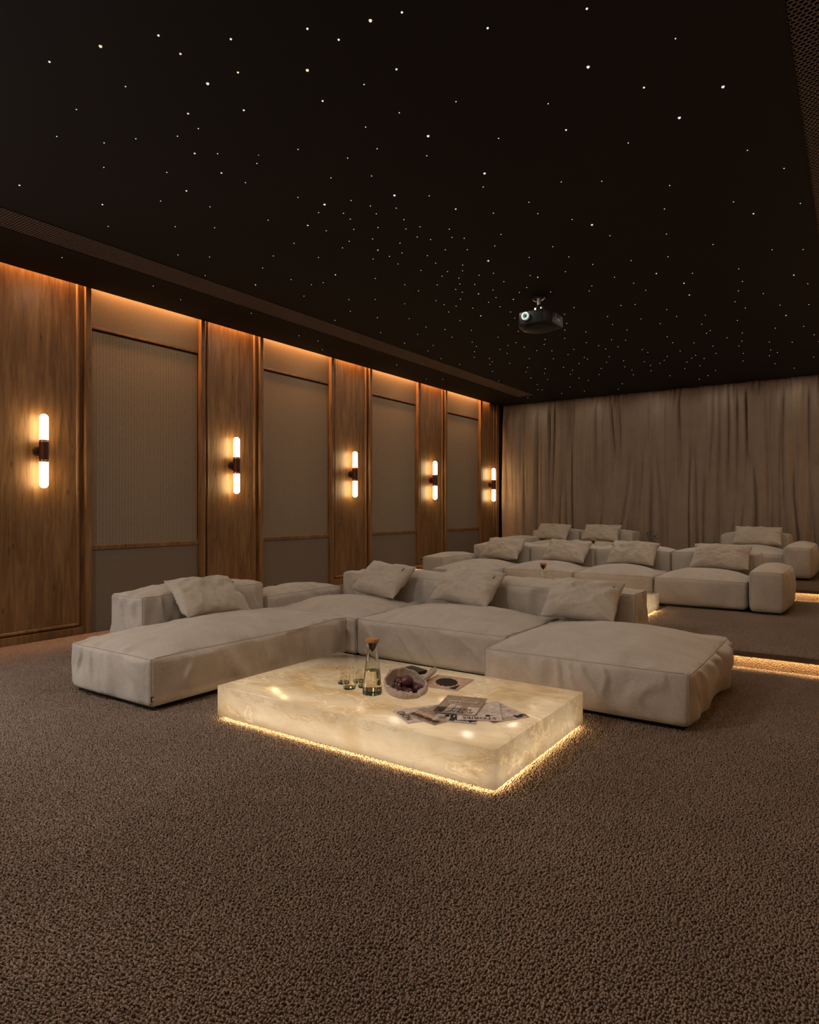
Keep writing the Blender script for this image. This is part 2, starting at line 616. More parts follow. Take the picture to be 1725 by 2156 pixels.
for _x, _y in ((-3.5, -0.2), (-2.2, 0.9), (-0.6, 1.6), (-3.0, -1.4)):  # trim rings of the added fill lamps, out of view
    MB().lathe([(0.118, -0.002), (0.130, -0.004), (0.135, 0.0), (0.118, 0.004)], 32, (_x, _y, ZC), closed=True).build('fill_lamp_ring', M['bronze'], ceil, smooth=True)


def honeycomb(name, x0, x1, y0, y1, z, pitch, wall, label):
    """hexagonal mesh with depth: ring faces and cell walls"""
    p = pitch
    ry = p / math.sqrt(3)
    nx = int((x1 - x0) / p)
    dy = ry * 1.5
    ny = int((y1 - y0) / dy)
    ii, jj = np.meshgrid(np.arange(nx), np.arange(ny), indexing='ij')
    cx = x0 + (ii + 0.5 + 0.5 * (jj % 2) - 0.25) * p * ((x1 - x0) / (p * (nx + 0.0)))
    cy = y0 + (jj + 0.5) * dy
    cx, cy = cx.ravel(), cy.ravel()
    n = len(cx)
    a = np.arange(6) * PI / 3 + PI / 6
    k = 1.0 - wall / p * 2
    ox, oy = np.cos(a) * ry * 1.0, np.sin(a) * ry * 1.0
    sx = (x1 - x0) / (p * nx)
    V = np.zeros((n, 18, 3), np.float32)
    for q in range(6):
        V[:, q, 0] = np.clip(cx + ox[q] * sx, x0, x1)
        V[:, q, 1] = cy + oy[q]
        V[:, q, 2] = z
        V[:, 6 + q, 0] = np.clip(cx + ox[q] * sx * k, x0, x1)
        V[:, 6 + q, 1] = cy + oy[q] * k
        V[:, 6 + q, 2] = z
        V[:, 12 + q, 0] = V[:, 6 + q, 0]
        V[:, 12 + q, 1] = V[:, 6 + q, 1]
        V[:, 12 + q, 2] = z + 0.005
    F = []
    for q in range(6):
        r = (q + 1) % 6
        F.append((q, 6 + q, 6 + r, r))
        F.append((6 + q, 12 + q, 12 + r, 6 + r))
    F = np.asarray(F, np.int64)[None] + (np.arange(n) * 18)[:, None, None]
    me = mesh_np(name, V.reshape(-1, 3), F.reshape(-1, 4), smooth=False)
    o = link(name, me, M['grille'])
    tag(o, label, 'air grille')
    fr = MB()
    w = 0.008
    fr.box((x0 - w, y0, z - 0.003), (x0, y1, z + 0.02)).box((x1, y0, z - 0.003), (x1 + w, y1, z + 0.02))
    fr.box((x0 - w, y0 - w, z - 0.003), (x1 + w, y0, z + 0.02)).box((x0 - w, y1, z - 0.003), (x1 + w, y1 + w, z + 0.02))
    fr.build('frame', M['ceiling'], o)
    return o


honeycomb('ceiling_grille', GL[0] + 0.008, GL[1] - 0.008, GY0 + 0.008, GY1 - 0.008, ZC, 0.026, 0.0017,
          'long bronze honeycomb grille in the black ceiling beside the sconce wall')
honeycomb('ceiling_grille', GR[0] + 0.008, GR[1] - 0.008, GY0 + 0.008, GY1 - 0.008, ZC, 0.026, 0.0017,
          'honeycomb ceiling grille cut off by the right edge, its hexagons large and clear')

# ------------------------------------------------------------------ left wall panelling
PC = [2.97, 5.18, 7.385, 9.585, 11.785]
HW = 0.47
ORD = ['first', 'second', 'third', 'fourth', 'fifth']
for i, c in enumerate([0.765] + PC):
    zb = 0.0 if c < 5 else (HT if c < 8.4 else 2 * HT)
    zb = {0: 0, 1: 0, 2: 0, 3: HT, 4: 2 * HT, 5: 2 * HT}[i]
    if i == 0:
        continue
    y0, y1 = c - HW, c + HW
    if i == 5:
        y1 = 12.06
    root = empty('wood_wall_panel', (XL, c, zb))
    lab = ['honey-brown wood wall panel behind the largest sconce, at the left edge',
           'honey-brown wood wall panel behind the second sconce from the left edge',
           'honey-brown wood wall panel behind the middle one of the five sconces',
           'narrow-looking wood wall panel behind the fourth sconce, above the sofa steps',
           'wood wall panel behind the smallest sconce, next to the curtain'][i - 1]
    tag(root, lab, 'wall panel', 'wood wall panels')
    H = 3.68 - zb
    d = y0 - c
    e = y1 - c
    st = 0.062            # outer stile
    gr = 0.040            # sunk band between stile and bead
    bd = 0.030            # bead
    ins = st + gr + bd
    MB().box((-0.03, d, 0), (0.004, e, H)).build('backing', M['wood'], root)
    MB().box((0.004, d + ins - 0.004, 0.12), (0.014, e - ins + 0.004, H)).build('panel', M['wood'], root)
    for s0, s1 in ((d, d + st), (e - st, e)):
        MB().box((0.0, s0, 0), (0.055, s1, H)).build('stile', M['wood'], root, bevel=0.006)
    MB().box((0.002, d + st, 0), (0.040, e - st, 0.075)).build('base_rail', M['wood'], root, bevel=0.004)
    # rounded bead around the sunk panel
    for s in (d + st + gr + bd / 2, e - st - gr - bd / 2):
        MB().tube([(0.012, s, 0.10), (0.012, s, H)], 0.019, 12).build('bead', M['wood'], root, auto=40)
    MB().tube([(0.012, d + st + gr + bd / 2, 0.10), (0.012, e - st - gr - bd / 2, 0.10)], 0.019, 12).build('bead', M['wood'], root, auto=40)

for i in range(4):
    y0, y1 = PC[i] + HW, PC[i + 1] - HW
    zb = (0, 0, HT, 2 * HT)[i]
    c = (y0 + y1) / 2
    w = (y1 - y0) / 2
    root = empty('acoustic_wall_panel', (XL, c, zb))
    tag(root, ['woven taupe acoustic panel between the two nearest sconces, widest of the four',
               'woven taupe acoustic panel between the second and third sconces',
               'woven taupe acoustic panel between the third and fourth sconces',
               'woven taupe acoustic panel between the two farthest sconces, narrowest of the four'][i], 'wall panel', 'acoustic wall panels')
    MB().box((-0.03, -w, 0), (-0.012, w, 3.68 - zb)).build('backing', M['black'], root)
    MB().box((-0.012, -w + 0.002, 0), (0.006, w - 0.002, 0.80 - zb)).build('lower_panel', M['leather'], root, bevel=0.004)
    MB().box((-0.012, -w + 0.002, 0.80 - zb), (0.016, w - 0.002, 0.845 - zb)).build('lower_rail', M['wood'], root, bevel=0.004)
    MB().box((-0.012, -w + 0.012, 0.845 - zb), (-0.002, w - 0.012, 2.938 - zb)).build('woven_panel', M['weave'], root)
    MB().box((-0.012, -w + 0.002, 2.96 - zb), (0.008, w - 0.002, 2.985 - zb)).build('upper_rail', M['wood'], root, bevel=0.003)
    MB().box((-0.012, -w + 0.002, 2.985 - zb), (0.006, w - 0.002, 3.68 - zb)).build('upper_panel', M['leather'], root, bevel=0.004)

# ------------------------------------------------------------------ sconces
def make_sconce(label):
    root = empty('wall_sconce', (0, 0, 0))
    if label:
        tag(root, label, 'wall light', 'tube sconces')
    prof_u = [(0.037, 0.100)] + [(0.037, 0.14), (0.037, 0.297)] + [(0.037 * math.cos(a), 0.297 + 0.037 * math.sin(a)) for a in np.linspace(0.15, PI / 2 - 0.02, 8)]
    for s in (1, -1):
        Mx = Matrix.Scale(s, 4, (0, 0, 1))
        MB().lathe(prof_u, 24, (0.105, 0, 0), M=Mx).build('glass_tube', M['tube'], root, smooth=True)
        MB().lathe([(0.030, 0.078), (0.0395, 0.078), (0.0395, 0.100), (0.030, 0.100)], 28, (0.105, 0, 0), M=Mx, closed=True).build('collar', M['copper'], root, auto=40)
    MB().lathe([(0.001, -0.078), (0.041, -0.078), (0.041, 0.078), (0.001, 0.078)], 28, (0.105, 0, 0)).build('body', M['bronze'], root, auto=40)
    R = Matrix.Rotation(PI / 2, 4, 'Y')
    MB().lathe([(0.001, 0.014), (0.050, 0.014), (0.054, 0.018), (0.054, 0.030), (0.048, 0.035), (0.001, 0.035)], 28, M=R).build('wall_plate', M['bronze'], root, auto=40)
    MB().tube([(0.03, 0, 0), (0.08, 0, 0)], 0.014, 12).build('arm', M['bronze'], root, auto=40)
    return root


sc0 = None
slabs = ['tube sconce at the left edge, largest of the five', 'second tube sconce from the left edge', 'third tube sconce, middle one of the five',
         'fourth tube sconce from the left edge', 'smallest tube sconce, next to the curtain']
for i, c in enumerate(PC):
    if sc0 is None:
        sc0 = make_sconce('double-ended lit ' + slabs[0])
        s = sc0
    else:
        s = copy_tree(sc0)
        s['label'] = 'double-ended lit ' + slabs[i]
    s.location = (XL, (2.964, 5.175, 7.376, 9.56, 11.765)[i], (1.724, 1.716, 1.708, 1.70, 1.69)[i])
# unseen copies of the lamps, added on the opposite wall for more light
wr = bpy.data.objects['wall_right']
for y in (0.8, 2.964, 5.175, 7.376, 9.56, 11.765):
    MB().tube([(XR - 0.105, y, 1.36), (XR - 0.105, y, 1.62)], 0.037, 12).tube([(XR - 0.105, y, 1.80), (XR - 0.105, y, 2.06)], 0.037, 12).build('unseen_lamp_tube', M['tube'], wr, smooth=True)

# ------------------------------------------------------------------ curtain
def make_curtain():
    x0, x1, z0, z1 = -6.03, XR - 0.03, 2 * HT + 0.005, ZC - 0.002
    nx, nz = 1100, 56
    xs = np.linspace(x0, x1, nx)
    zs = np.linspace(0, 1, nz)
    X, T = np.meshgrid(xs, zs, indexing='ij')
    drift = 0.10 * vnoise(X * 1.1, T * 1.4, 0.0, 5) + 0.05 * vnoise(X * 2.6, T * 2.2, 0.3, 6)
    U = X + drift * (1.1 - T)
    big = vnoise(U * 3.4, T * 0.55, 0.0, 11)
    mid = vnoise(U * 7.5, T * 0.9, 0.0, 12)
    fine = vnoise(X * 30.0, T * 1.6, 0.0, 13)
    ridge = 1.0 - np.abs(big) * 1.8
    sharp = lambda f: np.sign(f) * np.abs(f) ** 0.55
    low = 0.050 * np.abs(big) ** 0.7 + 0.120 * np.abs(mid) ** 0.6 + 0.012 * fine
    top = 0.060 * np.abs(vnoise(X * 13.0, 0.2, 0.0, 12)) ** 0.6 + 0.030 * np.abs(fine)
    k = np.clip((1.0 - T) / 0.12, 0, 1)
    k = k * k * (3 - 2 * k)
    Y = 12.20 - (top * (1 - k) + low * k)
    V = np.stack([X + 0.010 * mid * k, Y, z0 + T * (z1 - z0)], -1).reshape(-1, 3)
    idx = np.arange(nx * nz).reshape(nx, nz)
    F = np.stack([idx[:-1, :-1], idx[1:, :-1], idx[1:, 1:], idx[:-1, 1:]], -1).reshape(-1, 4)
    o = link('curtain', mesh_np('curtain', V, F), M['curtain'])
    so = o.modifiers.new('thickness', 'SOLIDIFY')
    so.thickness = 0.004
    tag(o, 'floor-length taupe gathered curtain across the whole back wall', 'curtain')
    MB().box((x0, 12.11, ZC - 0.004), (x1, 12.22, ZC - 0.0005)).build('curtain_track', M['black'], o)


make_curtain()
MB().box((XL, 12.06, 2 * HT), (XL + 0.06, 12.085, ZC)).build('trim_1', M['wood'])['kind'] = 'structure'

# ------------------------------------------------------------------ projector
def make_projector():
    root = empty('projector', (-2.63, 6.10, ZC))
    tag(root, 'black ceiling-hung video projector with a white lens ring', 'projector')
    # plan outline, lens face towards -Y
    w, d = 0.185, 0.19
    poly = [(-w, -0.06), (-w + 0.05, -d + 0.01), (-0.02, -d), (w - 0.06, -d + 0.01), (w, -0.10), (w, 0.165), (w - 0.07, d), (-w + 0.12, d), (-w, 0.05)]
    zt, zb = -0.185, -0.315
    MB().prism(poly, zb, zt).build('housing', M['blackplastic'], root, bevel=0.010, seg=3, auto=35)
    # domed underside
    bm = MB()
    prof = [(0.215 * math.cos(a), zb + 0.004 - 0.042 * math.sin(a)) for a in np.linspace(0.0, PI / 2 - 0.01, 8)]
    bm.lathe(prof, 40, m=0, M=Matrix.Diagonal((0.84, 0.84, 1, 1)))
    bm.build('underside', M['blackplastic'], root, smooth=True)
    R = Matrix.Translation((-0.055, -d - 0.004, -0.238)) @ Matrix.Rotation(PI / 2, 4, 'X')
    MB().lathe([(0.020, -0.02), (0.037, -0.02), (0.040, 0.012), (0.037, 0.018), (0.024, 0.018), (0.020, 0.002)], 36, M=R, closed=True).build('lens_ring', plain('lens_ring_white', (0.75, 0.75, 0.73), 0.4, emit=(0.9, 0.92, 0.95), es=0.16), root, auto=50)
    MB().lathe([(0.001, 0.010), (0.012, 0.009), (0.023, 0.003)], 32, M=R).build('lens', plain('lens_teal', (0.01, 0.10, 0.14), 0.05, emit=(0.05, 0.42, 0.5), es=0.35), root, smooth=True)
    MB().lathe([(0.001, 0.0125), (0.007, 0.0125), (0.008, 0.009)], 24, M=R).build('lens_core', M['ink'], root, smooth=True)
    MB().box((w - 0.001, -0.04, -0.30), (w + 0.004, 0.16, -0.205)).build('side_panel', M['greyplastic'], root, bevel=0.003)
    v = MB()
    for k in range(5):
        v.box((w + 0.0035, 0.00, -0.226 - k * 0.006 + 0.012), (w + 0.006, 0.07, -0.223 - k * 0.006 + 0.012))
    v.build('vent', M['black'], root)
    mk = MB()
    for k in range(5):
        mk.box((w + 0.0038, 0.02 + k * 0.013, -0.262), (w + 0.0052, 0.029 + k * 0.013, -0.255 + 0.004 * (k % 2)))
    mk.build('badge', M['paper'], root)
    # mount
    MB().lathe([(0.001, -0.001), (0.06, -0.001), (0.06, -0.014), (0.03, -0.022), (0.001, -0.022)], 32).build('ceiling_plate', M['black'], root, auto=40)
    MB().tube([(0, 0, -0.02), (0, 0, -0.11)], 0.019, 20).build('pole', M['chrome'], root, auto=40)
    MB().lathe([(0.001, -0.09), (0.026, -0.09), (0.026, -0.115), (0.001, -0.115)], 24).build('joint', M['blackplastic'], root, auto=40)
    for s in (-1, 1):
        MB().tube([(s * 0.058, 0, -0.012), (s * 0.060, 0, -0.03), (s * 0.045, 0, -0.042), (s * 0.024, 0, -0.050)], 0.006, 8).build('bracket', M['chrome'], root, smooth=True)
        MB().box((s * 0.030 - 0.012, -0.018, -0.183), (s * 0.030 + 0.012, 0.018, -0.112)).build('bracket', M['chrome'], root, bevel=0.004)
    return root


make_projector()

# ------------------------------------------------------------------ soft upholstery
def soft_box(name, lo, hi, parent, seed, top=0.055, side=0.035, r=0.022, res=0.018, wr=0.030, mat=None, seam_tubes=True, bow=0.4, front=None):
    """an upholstered block: rounded edges, bulging faces, gathered folds; darker tubes mark its seams"""
    lo, hi = np.array(lo, float), np.array(hi, float)
    h = (hi - lo) / 2
    ctr = (hi + lo) / 2
    N = [max(10, int((hi[i] - lo[i]) / res)) for i in range(3)]

    def tp(n):
        s = np.linspace(-1, 1, n + 1)
        return 0.55 * s + 0.45 * (1.5 * s - 0.5 * s ** 3)

    def g(t):
        return 1 - np.abs(t) ** 2.4

    def pos(T):
        tx, ty, tz = T[:, 0], T[:, 1], T[:, 2]
        q = T * h
        inner = np.clip(q, -(h - r), h - r)
        dv = q - inner
        n = dv / np.maximum(np.linalg.norm(dv, axis=1, keepdims=True), 1e-9)
        p = inner + n * r
        W = p + ctr
        x, y, z = W[:, 0], W[:, 1], W[:, 2]
        nx_, ny_, nz_ = n[:, 0], n[:, 1], n[:, 2]
        up = np.maximum(nz_, 0)
        gz = bow + (1 - bow) * g(tz)
        p[:, 2] += top * g(tx) * g(ty) * up
        p[:, 0] += nx_ * side * g(ty) * gz * min(1, h[1] / 0.45)
        p[:, 1] += ny_ * side * g(tx) * gz * min(1, h[0] / 0.45)
        # sagging of the seam in the middle of each long edge
        p[:, 2] -= 0.006 * up * vnoise(x * 3, y * 3, 0.0, seed + 9)
        # folds: broad undulations, plus narrow slanted creases that run down from the seams
        fx = vnoise(y * 7.0 + 0.7 * vnoise(y * 3, z * 4, 0, seed + 3), z * 2.0, seed * 1.7, seed + 1)
        fy = vnoise(x * 7.0 + 0.7 * vnoise(x * 3, z * 4, 0, seed + 4), z * 2.0, seed * 2.3, seed + 2)
        cx_ = vnoise((y + 0.35 * z) * 9.0 + 0.5 * vnoise(y * 6, z * 7, 1, seed + 13), z * 2.6, 0.5, seed + 11)
        cy_ = vnoise((x + 0.35 * z) * 9.0 + 0.5 * vnoise(x * 6, z * 7, 1, seed + 14), z * 2.6, 1.5, seed + 12)
        crest = lambda f: np.exp(-(f / 0.20) ** 2)
        mk = lambda u_, sd_: np.clip(0.65 + 0.9 * vnoise(u_ * 2.2, z * 3.0, 0.0, sd_), 0, 1.4)
        fall = np.clip((1 - np.abs(tz)) * 5, 0, 1)
        p[:, 0] += nx_ * wr * (fx * 0.9 + 0.75 * crest(cx_) * mk(y, seed + 15)) * fall * np.clip((1 - np.abs(ty)) * 8, 0, 1)
        p[:, 1] += ny_ * wr * (fy * 0.9 + 0.75 * crest(cy_) * mk(x, seed + 16)) * fall * np.clip((1 - np.abs(tx)) * 8, 0, 1)
        ft = vnoise(x * 4.5, y * 4.5, 0.0, seed + 5) + 0.5 * vnoise(x * 11, y * 8, 0.0, seed + 6)
        ct = vnoise((x + 0.8 * y) * 5.0 + 0.6 * vnoise(x * 5, y * 5, 2, seed + 17), (y - 0.8 * x) * 2.0, 0.0, seed + 18)
        ft = ft + 0.9 * crest(ct) * np.clip(vnoise(x * 2.2, y * 2.2, 3, seed + 19) * 2, 0, 1)
        ex = np.exp(-(1 - np.abs(tx)) * h[0] / 0.15)
        ey = np.exp(-(1 - np.abs(ty)) * h[1] / 0.15)
        rx = vnoise(y * 15.0, x * 3, 0.0, seed + 7) * ex * np.clip((1 - np.abs(tx)) * h[0] / 0.02, 0, 1)
        ry = vnoise(x * 15.0, y * 3, 0.0, seed + 8) * ey * np.clip((1 - np.abs(ty)) * h[1] / 0.02, 0, 1)
        p[:, 2] += up * wr * 0.72 * (0.42 * ft * g(tx) * g(ty) + 0.65 * rx + 0.65 * ry)
        # underside tucked in a little
        dn = np.clip((-tz - 0.75) / 0.25, 0, 1)
        p[:, 0] -= np.sign(tx) * 0.012 * dn * np.abs(tx)
        p[:, 1] -= np.sign(ty) * 0.012 * dn * np.abs(ty)
        return p + ctr

    ax = [tp(n) for n in N]
    ids, tris = [], []
    S = [n + 1 for n in N]
    for a in range(3):
        u, v = [(1, 2), (2, 0), (0, 1)][a]
        for e in (0, 1):
            I, J = np.meshgrid(np.arange(S[u]), np.arange(S[v]), indexing='ij')
            L = np.zeros(I.shape + (3,), np.int64)
            L[..., u], L[..., v], L[..., a] = I, J, (N[a] if e else 0)
            lid = L[..., 0] * (S[1] * S[2]) + L[..., 1] * S[2] + L[..., 2]
            q = np.stack([lid[:-1, :-1], lid[1:, :-1], lid[1:, 1:], lid[:-1, 1:]], -1).reshape(-1, 4)
            if not e:
                q = q[:, ::-1]
            tris.append(q)
    Q = np.concatenate(tris)
    uq, inv = np.unique(Q.ravel(), return_inverse=True)
    li = np.stack([uq // (S[1] * S[2]), (uq // S[2]) % S[1], uq % S[2]], -1)
    T = np.stack([ax[0][li[:, 0]], ax[1][li[:, 1]], ax[2][li[:, 2]]], -1)
    me = mesh_np(name, pos(T), inv.reshape(-1, 4))
    o = link(name, me, mat or M['sofa'], parent)
    if seam_tubes:
        pm = MB()
        n = 40
        s = np.linspace(-1, 1, n)
        for a in range(3):
            u, v = [(1, 2), (2, 0), (0, 1)][a]
            for e1 in (-1, 1):
                for e2 in (-1, 1):
                    if a != 2 and (e1 if u == 2 else e2) < 0:
                        continue
                    TT = np.zeros((n, 3))
                    TT[:, a], TT[:, u], TT[:, v] = s, e1, e2
                    pm.tube([tuple(p) for p in pos(TT)], 0.0032, 6, cap=False)
        pm.build('seam_line', M['seam_line'], o, smooth=True)
    return o


def make_pillow(label, base, yaw, tilt, W=0.60, H=0.40, T=0.15, seed=1, roll=0.0, tag_at=(0.42, 0.32), group='linen pillows'):
    n = 72
    s = np.linspace(-1, 1, n + 1)
    s = 0.6 * s + 0.4 * (1.5 * s - 0.5 * s ** 3)
    U, Vv = np.meshgrid(s, s, indexing='ij')

    def pos(U, Vv, side):
        cu, cv = 1 - np.abs(U) ** 2.2, 1 - np.abs(Vv) ** 2.2
        th = (np.clip(cu, 0, 1) ** 0.48) * (np.clip(cv, 0, 1) ** 0.48)
        # edges pull inwards between the corners
        x = U * W / 2 * (1 - 0.045 * (1 - Vv ** 2) * np.abs(U) ** 2)
        z = Vv * H / 2 * (1 - 0.060 * (1 - U ** 2) * np.abs(Vv) ** 2)
        f = vnoise(U * 3.0, Vv * 2.4, side, seed) + 0.55 * vnoise(U * 6.5 + 3, Vv * 5, side, seed + 1)
        rad_ = vnoise(np.arctan2(Vv, U) * 3.4, np.hypot(U, Vv) * 1.4, side, seed + 2)
        ed = np.clip(np.maximum(np.abs(U), np.abs(Vv)), 0, 1) ** 2.5
        cr = vnoise(U * 4.0 + 1.5 * Vv + 0.5 * vnoise(U * 4, Vv * 4, 4, seed + 7), Vv * 2.0 - U, side * 3, seed + 8)
        cr = np.exp(-(cr / 0.16) ** 2) * np.clip(0.4 + vnoise(U * 2, Vv * 2, side * 5, seed + 9), 0, 1)
        y = side * (T / 2 * th * (1 + 0.16 * f) + 0.020 * rad_ * ed * (1 - ed ** 6) + 0.009 * cr * np.clip(th * 2, 0, 1))
        z = z + 0.012 * vnoise(U * 2.3, Vv * 0.5, 0.0, seed + 4) * np.abs(Vv)
        x = x + 0.010 * vnoise(Vv * 2.3, U * 0.5, 0.0, seed + 5) * np.abs(U)
        z = z - 0.03 * H * (1 - np.abs(U)) * np.clip(Vv, 0, 1)      # soft sag of the top edge
        return np.stack([x, y, z + H / 2], -1)

    A = pos(U, Vv, -1.0).reshape(-1, 3)
    B = pos(U, Vv, 1.0).reshape(-1, 3)
    idx = np.arange((n + 1) ** 2).reshape(n + 1, n + 1)
    F1 = np.stack([idx[:-1, :-1], idx[1:, :-1], idx[1:, 1:], idx[:-1, 1:]], -1).reshape(-1, 4)
    off = (n + 1) ** 2
    back = off + np.arange(off)
    rim = np.zeros((n + 1, n + 1), bool)
    rim[0, :] = rim[-1, :] = rim[:, 0] = rim[:, -1] = True
    back[rim.ravel()] = idx.ravel()[rim.ravel()]
    F2 = back[F1][:, ::-1]
    Vs = np.concatenate([A, B])
    mid = (A[rim.ravel()] + B[rim.ravel()]) / 2
    Vs[np.where(rim.ravel())[0]] = mid
    used = np.unique(np.concatenate([F1, F2]))
    re = np.full(len(Vs), -1)
    re[used] = np.arange(len(used))
    me = mesh_np('pillow', Vs[used], re[np.concatenate([F1, F2])])
    o = link('pillow', me, M['pillow'])
    tag(o, label, 'pillow', group)
    o.location = base
    o.rotation_euler = Euler((-tilt, roll, yaw), 'YXZ') if False else (Matrix.Rotation(yaw, 3, 'Z') @ Matrix.Rotation(-tilt, 3, 'X') @ Matrix.Rotation(roll, 3, 'Y')).to_euler()
    # small woven label near one corner of the front
    tu, tv = tag_at
    c = pos(np.array([tu * 2]), np.array([tv * 2]), -1.0)[0]
    tb = MB()
    tb.box((c[0] - 0.007, c[1] - 0.004, c[2] - 0.014), (c[0] + 0.007, c[1] + 0.001, c[2] + 0.014), 0)
    tb.box((c[0] - 0.003, c[1] - 0.0055, c[2] - 0.009), (c[0] + 0.003, c[1] - 0.003, c[2] + 0.009), 1)
    tb.build('label_tag', [M['ink'], M['tagwhite']], o)
    return o


def sofa_tag(x, y, z, parent):
    b = MB().box((x - 0.012, y - 0.006, z - 0.015), (x + 0.008, y + 0.006, z + 0.015), 0)
    b.box((x + 0.004, y - 0.0035, z - 0.010), (x + 0.0088, y + 0.0035, z + 0.010), 1)
    return b.build('label_tag', [M['ink'], M['tagwhite']], parent)


def feet(lo, hi, z, parent):
    return MB().box((lo[0] + 0.09, lo[1] + 0.09, z), (hi[0] - 0.09, hi[1] - 0.09, z + 0.05)).build('base', M['black'], parent)


def build_sofa(name, origin, label, seats, backs, arms=(), cat='sofa', res=0.022, group=None, wr=0.014):
    """seats/backs/arms: (x0,x1,y0,y1,ztop,top_bulge[,side]) in world metres, z above the floor the sofa stands on"""
    ox, oy, oz = origin
    root = empty(name, origin)
    tag(root, label, cat, group)
    sd = int(abs(ox * 7 + oy * 13)) + 3
    for kind, lst in (('seat', seats), ('backrest', backs), ('armrest', arms)):
        for q in lst:
            sd += 17
            x0, x1, y0, y1, zt, tb = q[:6]
            sidev = q[6] if len(q) > 6 else 0.03
            o = soft_box(kind, (x0 - ox, y0 - oy, 0.03), (x1 - ox, y1 - oy, zt), root, sd, top=tb, side=sidev, res=res, wr=wr)
            feet((x0 - ox, y0 - oy), (x1 - ox, y1 - oy), 0.0, o)
    return root


# front sectional
s1 = build_sofa('sectional_sofa', (-2.8, 4.2, 0), res=0.011, wr=0.028, label='large front L-shaped beige linen sectional sofa around the glowing table',
           seats=[(-4.285, -3.405, 2.275, 4.05, 0.325, 0.100, 0.022), (-4.285, -3.325, 4.06, 5.02, 0.325, 0.095, 0.012),
                  (-3.305, -1.985, 4.055, 5.02, 0.325, 0.092, 0.015), (-1.965, -0.735, 3.69, 4.95, 0.322, 0.095, 0.045)],
           backs=[(-4.70, -4.295, 2.80, 3.98, 0.555, 0.060, 0.015), (-4.70, -4.295, 4.02, 5.03, 0.435, 0.045, 0.01),
                  (-4.285, -1.385, 5.03, 5.36, 0.56, 0.060, 0.015)])
sofa_tag(-3.405 + 2.8, 2.285 - 4.2, 0.085, [c for c in children_of(s1) if c.name.startswith('seat')][0])
# middle row
z = HT
build_sofa('sofa', (-2.7, 7.9, z), 'middle-row four-seat beige linen sofa with square armrest, on the first step',
           seats=[(-4.48, -3.715, 7.0, 8.2, 0.32, 0.090, 0.02), (-3.705, -2.80, 7.47, 8.22, 0.32, 0.095, 0.02),
                  (-2.785, -1.875, 7.47, 8.22, 0.32, 0.095, 0.02), (-1.86, -0.945, 7.47, 8.22, 0.32, 0.095, 0.025)],
           backs=[(-4.56, -3.69, 8.24, 8.68, 0.56, 0.062, 0.02), (-3.675, -2.79, 8.24, 8.68, 0.56, 0.062, 0.015),
                  (-2.775, -1.865, 8.24, 8.68, 0.56, 0.062, 0.015), (-1.85, -0.92, 8.24, 8.68, 0.56, 0.062, 0.02)],
           arms=[(-4.80, -4.50, 7.27, 8.22, 0.435, 0.040, 0.03), (-0.905, -0.605, 7.40, 8.50, 0.437, 0.055, 0.05)], res=0.026)
# back row, two separate sofas
z = 2 * HT
build_sofa('sofa', (-4.1, 10.7, z), 'back-row two-seat beige sofa on the top step, nearest the wood wall',
           seats=[(-4.76, -4.09, 10.12, 11.28, 0.32, 0.085, 0.02), (-4.08, -3.16, 10.12, 11.28, 0.32, 0.085, 0.02)],
           backs=[(-5.0, -4.095, 11.30, 11.72, 0.55, 0.04, 0.02), (-4.08, -3.16, 11.30, 11.72, 0.55, 0.04, 0.02)],
           arms=[(-5.10, -4.77, 9.92, 11.27, 0.435, 0.035, 0.03)], res=0.032)
build_sofa('armchair', (-1.2, 10.7, z), 'wide beige seat with one square armrest on the top step, at the right',
           seats=[(-1.78, -0.83, 10.12, 11.28, 0.32, 0.095, 0.02)],
           backs=[(-1.79, -0.84, 11.30, 11.72, 0.55, 0.045, 0.03)],
           arms=[(-0.80, -0.495, 9.95, 11.30, 0.435, 0.055, 0.05)], cat='sofa seat', res=0.03)

